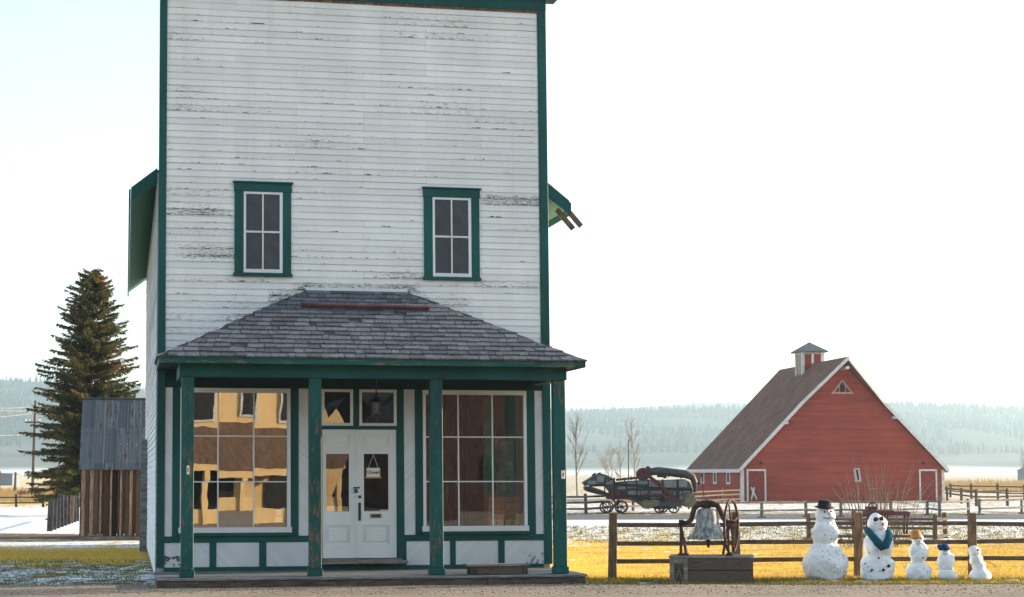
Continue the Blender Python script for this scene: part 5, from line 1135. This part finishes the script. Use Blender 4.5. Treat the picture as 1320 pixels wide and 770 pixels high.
# ================================================================== TREES
def conifer(name, label, loc, h, rmax, seed, mat, trunk_mat, whorl=0.22, dens=1.0, z0=0.11):
    rng = random.Random(seed); t = thing(name, label, 'tree', loc, 0)
    tr = MB(); tr.path([(0, 0, -0.2), (0.02, 0, h*0.4), (0, 0.02, h*0.75), (0, 0, h*0.985)], [h*0.018, h*0.012, h*0.006, 0.01], 9)
    cr = MB(); z = h*z0
    lop = [rng.uniform(0.78, 1.12) for _ in range(12)]
    while z < h*0.985:
        f = z/h; L0 = rmax*max(0.012, (1-f))**0.52*(0.80+0.20*min(1, (f-z0)/0.10+0.3))
        nb = 4+int(rng.random()*3)+(1 if f < 0.5 else 0); a0 = rng.uniform(0, 6.28)
        for k in range(nb):
            a = a0+6.283*k/nb+rng.uniform(-.3, .3); L = L0*rng.choice((0.45, 0.7, 0.9, 1.0, 1.05, 1.12))*rng.uniform(0.85, 1.1)*lop[int(a/6.283*12) % 12]
            if rng.random() < 0.08: continue
            zj = rng.uniform(-0.3, 0.3)
            dr = Vector((math.cos(a), math.sin(a), 0)); sd = Vector((-dr.y, dr.x, 0)); up0 = 0.45*f-0.05; sag = 0.36*(1-f)+0.06
            def bp(u): return Vector((0, 0, z+zj))+dr*(L*u)+Vector((0, 0, L*(up0*u-sag*u*u+0.24*u**3*(1.3-f))))
            tr.path([bp(0), bp(0.5), bp(1.0)], [0.012+0.012*L*0.5, 0.012, 0.005], 4, cap=False)
            u = 0.18; step = 0.055/max(L, 0.15)/dens
            while u < 1.02:
                c = bp(u); w = (0.10+0.22*L*max(0.0, 1-u)**0.8*0.55+0.05)*rng.uniform(0.6, 1.2)
                for s in (-1, 1):
                    for q in range(2):
                        tipd = (sd*s*rng.uniform(0.35, 1.0)+dr*rng.uniform(0.3, 0.9)+Vector((0, 0, rng.uniform(-1.1, 0.25)))).normalized()
                        tip = c+tipd*w*rng.uniform(0.7, 1.2); wd = tipd.cross(Vector((rng.uniform(-1, 1), rng.uniform(-1, 1), 0.7))).normalized()*rng.uniform(0.018, 0.045)
                        m_ = c.lerp(tip, 0.45)
                        cr.add([c, m_+wd, tip, m_-wd], [(0, 1, 2, 3)])
                u += step*rng.uniform(0.7, 1.4)
        z += whorl*rng.uniform(0.7, 1.3)*(0.6+0.5*(1-f))
    for q in range(30):
        a = rng.uniform(0, 6.28); zz = h*rng.uniform(0.93, 1.0); cr.add([(0, 0, zz), (0.03*math.cos(a), 0.03*math.sin(a), zz+0.06), (0.12*math.cos(a), 0.12*math.sin(a), zz+0.12), (0.02, 0, zz+.02)], [(0, 1, 2, 3)])
    tr.build('trunk', trunk_mat, t, smooth=True); cr.build('crown', mat, t); return t
dT = 76.0
conifer('spruce_tree', 'tall dark spruce behind the shed with golden brown right side', LD((116.5-660)/FOC*dT, dT), (667-352)*dT/FOC, 66*dT/FOC*1.30, 5, M['needles'], M['bark'], whorl=0.085, dens=1.35)
def bare_tree(label, px, d, h, seed, mat, levels=4, spread=0.42, r0=None):
    rng = random.Random(seed); t = thing('bare_tree', label, 'tree', LD((px-660)/FOC*d, d), rng.uniform(0, 6)); tr, cr = MB(), MB(); r0 = r0 or h*0.012
    def grow(p, dv, L, r_, lv):
        mid_ = p+dv*L*0.5+Vector((rng.gauss(0, .03), rng.gauss(0, .03), 0))*L; q = p+dv*L+Vector((rng.gauss(0, .04), rng.gauss(0, .04), 0))*L
        (tr if lv == 0 else cr).path([p, mid_, q], [r_, r_*0.8, r_*0.55 if lv else r_*0.3], 5 if lv == 0 else 3, cap=False)
        if lv >= levels: return
        n = 12 if lv == 0 else rng.randint(3, 5)
        for k in range(n):
            u = rng.uniform(0.15, 0.98) if lv == 0 else rng.uniform(0.3, 1.0); c = p.lerp(q, u); a = rng.uniform(0, 6.283)
            nv = (dv+Vector((math.cos(a), math.sin(a), rng.uniform(-0.1, 0.4)))*spread*rng.uniform(0.7, 1.5)).normalized()
            grow(c, nv, L*(0.34 if lv == 0 else 0.6)*rng.uniform(0.6, 1.1)*(1.15-0.5*u if lv == 0 else 1), max(r_*0.45, 0.006), lv+1)
    grow(Vector((0, 0, -0.1)), Vector((rng.gauss(0, .02), rng.gauss(0, .02), 1)), h, r0, 0)
    tr.build('trunk', mat, t); cr.build('twigs', mat, t)
bare_tree('slim bare tree just right of the porch post, left of the threshing machine', 743.5, 140, 5.7, 1, M['barkgrey'], 3)
bare_tree('left one of the two short bare trees rising above the threshing machine feeder', 785, 150, 3.9, 2, M['barkgrey'], 3)
bare_tree('right one of the two short bare trees rising above the threshing machine feeder', 797.5, 150, 3.6, 3, M['barkgrey'], 3)
bare_tree('taller bare tree directly above the middle of the threshing machine', 818.5, 145, 4.9, 4, M['barkgrey'], 3)
bare_tree('hazy bare tree at the right edge beyond the pasture fences', 1318, 330, 5.4, 6, M['barkgrey'], 3, 0.6)
b = MB(); b.tube((0, 0, 0), (0, 0, 4.3), 0.05, 0.04); o = b.build('bare_pole', M['pole_wood'], None, loc=LD((809.5-660)/FOC*145, 145)); tag(o, 'thin upright pole between the bare trees above the threshing machine', 'pole')

# ================================================================== LEFT BACKGROUND
dU = 188.0; ku = dU/FOC
up_ = thing('utility_pole', 'tall wooden utility pole with a crossarm at the left', 'utility pole', LD((45-660)*ku, dU), -TH)
b = MB(); b.tube((0, 0, -0.3), (0.08, 0, 115*ku), 0.16, 0.11); b.build('pole', M['pole_wood'], up_)
b = MB(); b.box(-11*ku, 8*ku, -0.2, -0.08, (632-546)*ku, (632-544)*ku); b.build('crossarm', M['pole_wood'], up_)
b = MB()
for x in (-10, -5, 5, 7.5): b.lathe([(0.05, 0), (0.09, 0.06), (0.07, 0.14), (0.1, 0.18), (0.04, 0.26)], (x*ku, -0.14, (632-544)*ku), 8)
b.build('insulator', M['paper'], up_)
for (x0, y0, x1, y1, sag, lb) in ((-300, 440, 45, 524, 20, 'uppermost overhead wire sagging from the utility pole'), (-300, 450, 40, 530, 14, 'second overhead wire from the top, steeper than the others'), (-300, 455, 50, 531, 24, 'third overhead wire from the top, above the crossarm'), (-300, 520, 42, 560, 10, 'lowest overhead wire, running below the crossarm')):
    A_, B_ = ATD(x0, y0, dU-70), ATD(x1, y1, dU); pts = []
    for i in range(15):
        u = i/14; p = A_.lerp(B_, u); pts.append(p-Vector((0, 0, sag*ku*4*u*(1-u))))
    b = MB(); b.path([p-A_ for p in pts], 0.035, 4); tag(b.build('overhead_wire', M['wire'], None, loc=A_), lb, 'wire', 'overhead wires at the left')
for px, d, h, lb in ((2, 150, 30, 'short weathered post left of the blue grey shed'), (22.5, 160, 27, 'weathered post right beside the blue grey shed'), (77.5, 130, 38, 'slim post standing under the spruce')):
    b = MB(); b.tube((0, 0, -0.1), (0.03, 0, h*d/FOC), 0.11, 0.09); tag(b.build('field_post', M['pole_wood'], None, loc=LD((px-660)/FOC*d, d)), lb, 'post')
sh = thing('metal_shed', 'small low blue grey metal shed far off at the left edge', 'shed', LD((-6-660)/FOC*260, 260), -TH)
b = MB(); b.box(0, 2.7, 0, 4, 0, 1.55); b.build('wall', M['blue_grey'], sh); b = MB(); b.prism([(-0.1, 1.55), (2.8, 1.55), (2.8, 1.65), (-0.1, 1.75)], -0.1, 4.1); b.build('roof', M['steel_light'], sh)
ob = thing('farm_house', 'distant orange brown building half hidden behind the spruce', 'building', LD((80-660)/FOC*210, 210), -TH+R(30))
b = MB(); b.box(0, 5, 0, 4, 0, 2.0); b.prism([(0, 2.0), (5, 2.0), (2.5, 2.9)], 0.0, 0.2); b.build('wall', M['orange_wall'], ob)
b = MB()
for s in (0, 1): b.add([(2.5, -0.2, 2.95), (-0.3 if s else 5.3, -0.2, 1.95), (-0.3 if s else 5.3, 4.2, 1.95), (2.5, 4.2, 2.95), (2.5, -0.2, 3.08), (-0.3 if s else 5.3, -0.2, 2.08), (-0.3 if s else 5.3, 4.2, 2.08), (2.5, 4.2, 3.08)], [(0,3,2,1),(4,5,6,7),(0,1,5,4),(1,2,6,5),(2,3,7,6),(3,0,4,7)])
b.build('roof', M['barn_roof'], ob)
hs = thing('far_house', 'pale little house in the mist at the right edge', 'house', LD((1318-660)/FOC*420, 420), -TH)
b = MB(); b.box(0, 8, 0, 6, 0, 2.2); b.build('wall', M['blue_grey'], hs); b = MB(); b.prism([(-0.4, 2.2), (8.4, 2.2), (4, 4.4)], -0.2, 6.2); b.build('roof', M['steel_grey'], hs)
tr_ = thing('water_trough', 'dark low trough in the snow between plank fence and shed', 'trough', LD((91-660)/FOC*95, 95), -TH)
b = MB(); b.prism([(0, 0.0), (0.7, 0.0), (0.8, 0.45), (-0.1, 0.45)], 0, 1.2); b.build('tub', M['fence_dark'], tr_, bevel=0.02); b = MB(); b.box(-0.14, 0.84, -0.04, 1.24, 0.451, 0.50); b.build('rim', M['fence_dark'], tr_)
def bush(label, loc, rx, rz, n, mat, seed):
    rng = random.Random(seed); mb = MB()
    for _ in range(n):
        a = rng.uniform(0, 6.283); e = rng.uniform(0, 1.45); r_ = rng.uniform(0.55, 1.05); p = Vector((math.cos(a)*math.cos(e)*rx*r_, math.sin(a)*math.cos(e)*rx*r_, math.sin(e)*rz*r_))
        dv = Vector((rng.gauss(0, 1), rng.gauss(0, 1), rng.gauss(0.4, 1))).normalized(); s = dv.orthogonal().normalized()*0.05*rx
        mb.add([p-s, p+s, p+dv*0.22*rx], [(0, 1, 2)])
        if rng.random() < 0.25: mb.path([(p.x*0.1, p.y*0.1, 0), tuple(p)], [0.02, 0.008], 3, cap=False)
    tag(mb.build('shrub', mat, None, loc=loc), label, 'shrub')
bush('round dark brown shrub in the dry field by the utility pole', LD((49.5-660)/FOC*125, 125), 0.62, 0.75, 900, M['shrub_brown'], 4)
bush('paler straggly shrub left of the round brown shrub', LD((33-660)/FOC*125, 125), 0.55, 0.6, 420, M['stalk_pink'], 5)
# dry weeds: far tufts nobody could count
def weeds(name, label, n, lr, dr_, h, mat, seed, w=0.05):
    rng = random.Random(seed); mb = MB()
    for _ in range(n):
        d = rng.uniform(*dr_); l = (rng.uniform(*lr)-660)/FOC*d; hh = h*rng.uniform(0.4, 1.1); s = w*rng.uniform(0.6, 1.6)
        for q in range(3):
            x, y = l+rng.gauss(0, .12), d+rng.gauss(0, .12); mb.add([(x-s/2, y, 0), (x+s/2, y, 0), (x+rng.gauss(0, .12), y, hh*rng.uniform(.6, 1))], [(0, 1, 2)])
    o = mb.build(name, mat, None, loc=(CX, -DIST, 0), rot=-TH); tag(o, label, 'weeds', kind='stuff')
weeds('dry_weeds', 'straw coloured weeds across the dry field at the left', 1500, (-60, 185), (112, 175), 0.55, M['straw'], 2, 0.12)
weeds('dry_weeds', 'faint line of dry willow stems in the misty field at the right', 900, (1205, 1400), (185, 260), 1.2, M['straw'], 3, 0.10)

# ================================================================== GRASS
def blades(name, label, n, sampler, hr, mat, seed, w=0.010):
    rng = random.Random(seed); mb = MB(); V, F = mb.v, mb.f
    for _ in range(n):
        l, d = sampler(rng)
        for q in range(3):
            x, y = l+rng.gauss(0, 0.03), d+rng.gauss(0, 0.03); h = rng.uniform(*hr); a = rng.uniform(0, 6.283); ca, sa = math.cos(a)*w/2, math.sin(a)*w/2; lx, ly = rng.gauss(0, .5)*h, rng.gauss(0, .5)*h
            i = len(V); V += [(x-ca, y-sa, -0.005), (x+ca, y+sa, -0.005), (x+lx, y+ly, h)]; F.append((i, i+1, i+2))
    # tufts: denser, taller clumps
    for _ in range(n//60):
        l0, d0 = sampler(rng); hh = rng.uniform(1.0, 1.7)
        for q in range(rng.randint(10, 34)):
            x, y = l0+rng.gauss(0, 0.10), d0+rng.gauss(0, 0.06); h = rng.uniform(*hr)*hh; a = rng.uniform(0, 6.283); ca, sa = math.cos(a)*w/2, math.sin(a)*w/2; lx, ly = rng.gauss(0, .6)*h, rng.gauss(0, .6)*h
            i = len(V); V += [(x-ca, y-sa, -0.005), (x+ca, y+sa, -0.005), (x+lx, y+ly, h)]; F.append((i, i+1, i+2))
    o = mb.build(name, mat, None, loc=(CX, -DIST, 0), rot=-TH); tag(o, label, 'grass', kind='stuff')
def s_right(rng):
    while True:
        d = 29.0+18*rng.random()**1.4; l = rng.uniform(0.02, 0.31)*d
        if l*math.cos(TH)+d*math.sin(TH)+CX > 6.6 or d > 46: return l, d
def s_verge(rng): 
    while True:
        d = rng.uniform(28.75, 30.6); l = rng.uniform(1.0, 0.30*d)
        if l*math.cos(TH)+d*math.sin(TH)+CX > 6.62: return l, d
def s_left(rng): d = 28.9+8.5*rng.random()**1.3; return rng.uniform(-0.32*d, -0.197*d+(-0.0)), d
def s_strip(rng): d = rng.gauss(40, 1.9); return rng.uniform(-0.32*d, -0.198*d), d
def s_mid(rng): d = rng.uniform(46, 61); return rng.uniform(0.02*d, 0.31*d), d
blades('dry_grass', 'golden dry grass of the yard right of the store', 17000, s_right, (0.02, 0.055), M['dry_blade'], 1)
blades('verge_grass', 'green grass along the road edge at the snowmen', 7000, s_verge, (0.02, 0.07), M['green_blade'], 2)
blades('yard_grass', 'dark green grass left of the store', 2600, s_left, (0.02, 0.06), M['green_blade'], 3)
blades('dry_grass_strip', 'golden grass standing in for a sunlit strip between shed and store corner', 4500, s_strip, (0.02, 0.05), M['dry_blade'], 4)
blades('snowy_grass', 'green grass poking through thin snow before the far road', 3500, s_mid, (0.03, 0.07), M['green_blade'], 5, 0.02)
def pebbles():
    rng = random.Random(12); mb = MB()
    for _ in range(3500):
        l = rng.uniform(-7.5, 10); d = 28.9-2.6*rng.random()**1.6+0.006*l; r_ = rng.uniform(0.006, 0.02); z = 0.028
        mb.add([(l-r_, d-r_*.6, z), (l+r_, d-r_*.5, z), (l+r_*.7, d+r_*.8, z), (l-r_*.8, d+r_*.6, z), (l+rng.uniform(-.3, .3)*r_, d, z+r_*0.9)], [(0, 1, 4), (1, 2, 4), (2, 3, 4), (3, 0, 4)])
    o = mb.build('gravel', M['gravel_bits'], None, loc=(CX, -DIST, 0), rot=-TH); tag(o, 'loose stones scattered along the gravel road', 'gravel', kind='stuff')
pebbles()

# ================================================================== ACROSS THE STREET (seen only mirrored in the glass)
opp = thing('cream_building', 'cream sunlit building with brown awning, mirrored in the left shop window', 'building', (8.0, -44.0, 0), R(180-16))
def orect(mb, x0, x1, z0, z1, y0=-0.08, y1=-0.01): mb.box(x0, x1, y0, y1, z0, z1)
# local x runs to the viewer's right when seen from the store: 0 .. 11
b = MB(); b.prism([(0, 0), (11, 0), (11, 6.4), (1.6, 6.4), (0.0, 3.3)], 0, 8); b.build('wall', M['cream'], opp)
for x in (2.6, 4.5, 6.4, 8.4):
    f = MB(); f.box(x-0.5, x+0.5, -0.06, -0.005, 3.55, 5.6); w = f.build('window', M['barn_trim'], opp); f = MB(); f.box(x-0.4, x+0.4, -0.075, -0.061, 3.65, 5.5); f.build('pane', M['dark_void'], w)
b = MB(); b.add([(0.3, -1.9, 2.15), (11, -1.9, 2.15), (11, -0.01, 3.35), (0.3, -0.01, 3.35), (0.3, -1.9, 2.0), (11, -1.9, 2.0), (11, -0.01, 3.2), (0.3, -0.01, 3.2)], [(0,1,2,3),(7,6,5,4),(0,4,5,1),(1,5,6,2),(2,6,7,3),(3,7,4,0)]); b.build('awning', M['cream_roof'], opp)
b = MB(); b.box(0.3, 11, -1.88, -1.72, 1.72, 1.99); b.build('awning_beam', M['cream'], opp)
for x in (0.4, 2.6, 4.4, 6.2, 8.4, 10.6):
    b = MB(); b.box(x, x+0.18, -1.87, -1.72, 0, 1.715); b.build('post', M['cream'], opp)
b = MB(); b.box(0.35, 11, -1.80, -1.76, 0.05, 0.62); b.build('railing', M['cream'], opp)
b = MB(); b.box(1.2, 3.0, -0.05, -0.01, 0.5, 1.9); b.box(4.2, 6.6, -0.05, -0.01, 0.5, 1.9); b.box(7.4, 9.6, -.05, -.01, .5, 1.9); b.build('shop_opening', M['dark_void'], opp)
br = thing('brown_building', 'dark brown board building mirrored in the right shop window', 'building', (21.5, -46.0, 0), R(180-8))
b = MB(); b.prism([(0, 0), (11, 0), (11, 4.6), (5.5, 7.5), (0, 4.6)], 0, 9); b.build('wall', M['opp_brown'], br)
b = MB()
for s_ in (-1, 1):
    e = -0.5 if s_ < 0 else 11.5; b.add([(e, -0.5, 4.35), (5.5, -0.5, 7.6), (5.5, 9.5, 7.6), (e, 9.5, 4.35), (e, -0.5, 4.5), (5.5, -0.5, 7.75), (5.5, 9.5, 7.75), (e, 9.5, 4.5)], [(0,3,2,1),(4,5,6,7),(0,1,5,4),(1,2,6,5),(2,3,7,6),(3,0,4,7)])
b.build('roof', M['roof_dark'], br)
for x in (2.0, 6.6):
    f = MB(); f.box(x, x+1.3, -0.06, -0.005, 1.0, 2.6); w_ = f.build('window', M['opp_brown'], br); f = MB(); f.box(x+.12, x+1.18, -0.075, -0.061, 1.12, 2.48); f.build('pane', M['dark_void'], w_)
b = MB(); b.box(4.3, 5.5, -0.06, -0.005, 0.0, 2.3); b.build('door', M['fence_dark'], br)
def dark_wood():
    rng = random.Random(31); mb = MB()
    for _ in range(420):
        x = rng.uniform(-30, 70); y = rng.uniform(-95, -68); h = rng.uniform(9, 17); r_ = h*0.2; n = 7
        for tz in (0.05, 0.3, 0.55):
            vs = [(x+r_*(1-tz)*math.cos(6.283*k/n)*rng.uniform(.7, 1.1), y+r_*(1-tz)*math.sin(6.283*k/n), h*tz+rng.uniform(-.3, .3)) for k in range(n)]+[(x, y, h*min(1, tz+0.5))]
            mb.add(vs, [(k, (k+1) % n, n) for k in range(n)])
    o = mb.build('woods', M['far_needles'], None); tag(o, 'dark conifer wood across the street, mirrored in the shop glass', 'woods', kind='stuff')
dark_wood()

# ================================================================== HAZE, LIGHT, CAMERA
def haze():
    mb = MB(); mb.box(-6000, 6000, -520, 6050, -1.5, 420)
    m = bpy.data.materials.new('haze_air'); m.use_nodes = True; nt = m.node_tree; nt.nodes.clear()
    out = nt.nodes.new('ShaderNodeOutputMaterial'); v = nt.nodes.new('ShaderNodeVolumePrincipled')
    v.inputs['Color'].default_value = (0.64, 0.84, 0.98, 1); v.inputs['Density'].default_value = HAZE; v.inputs['Anisotropy'].default_value = 0.55
    nt.links.new(v.outputs[0], out.inputs['Volume'])
    o = mb.build('haze', m, None, loc=(CX, -DIST, 0), rot=-TH); tag(o, 'thin pale valley haze', 'haze', kind='stuff')
HAZE = 0.00022
haze()
SUN_AZ = TH+R(68); SUN_EL = R(13)          # azimuth from +Y towards +X
S = Vector((math.sin(SUN_AZ)*math.cos(SUN_EL), math.cos(SUN_AZ)*math.cos(SUN_EL), math.sin(SUN_EL)))
ld = bpy.data.lights.new('sun', 'SUN'); ld.energy = 5.0; ld.angle = R(0.5); ld.color = (1.0, 0.80, 0.56)
lo = bpy.data.objects.new('sun', ld); col.objects.link(lo); lo.rotation_euler = S.to_track_quat('Z', 'Y').to_euler(); lo.location = (40, 20, 40)
w = bpy.data.worlds.new('World'); scene.world = w; w.use_nodes = True; nt = w.node_tree
sky = nt.nodes.new('ShaderNodeTexSky'); sky.sky_type = 'NISHITA'; sky.sun_disc = False; sky.sun_elevation = SUN_EL; sky.sun_rotation = SUN_AZ
sky.air_density = 1.0; sky.dust_density = 1.5; sky.ozone_density = 0.6; sky.altitude = 1200
bg = nt.nodes['Background']; tn = nt.nodes.new('ShaderNodeMix'); tn.data_type = 'RGBA'; tn.blend_type = 'MULTIPLY'; tn.inputs[0].default_value = 1.0; tn.inputs[7].default_value = (1.05, 1.0, 0.95, 1)   # warmer sky tint takes blue out of the fill light
hs_ = nt.nodes.new('ShaderNodeHueSaturation'); hs_.inputs['Saturation'].default_value = 0.88; nt.links.new(sky.outputs[0], hs_.inputs['Color']); nt.links.new(hs_.outputs[0], tn.inputs[6]); nt.links.new(tn.outputs[2], bg.inputs[0]); bg.inputs[1].default_value = 0.125
cd = bpy.data.cameras.new('camera'); cam = bpy.data.objects.new('camera', cd); col.objects.link(cam)
cd.sensor_width = 36; cd.lens = 36*FOC/1320; cd.clip_end = 20000; cd.clip_start = 0.1
cam.location = CAM; cam.rotation_euler = (math.pi/2+PH, 0, -TH); scene.camera = cam
vs = scene.view_settings; vs.view_transform = 'Standard'; vs.look = 'None'; vs.gamma = 1.0; vs.exposure = 1.68; vs.use_curve_mapping = False
cy_ = scene.cycles; cy_.use_denoising = True; cy_.max_bounces = 6; cy_.volume_bounces = 1; cy_.transparent_max_bounces = 12; cy_.sample_clamp_indirect = 6.0; cy_.caustics_reflective = False; cy_.caustics_refractive = False
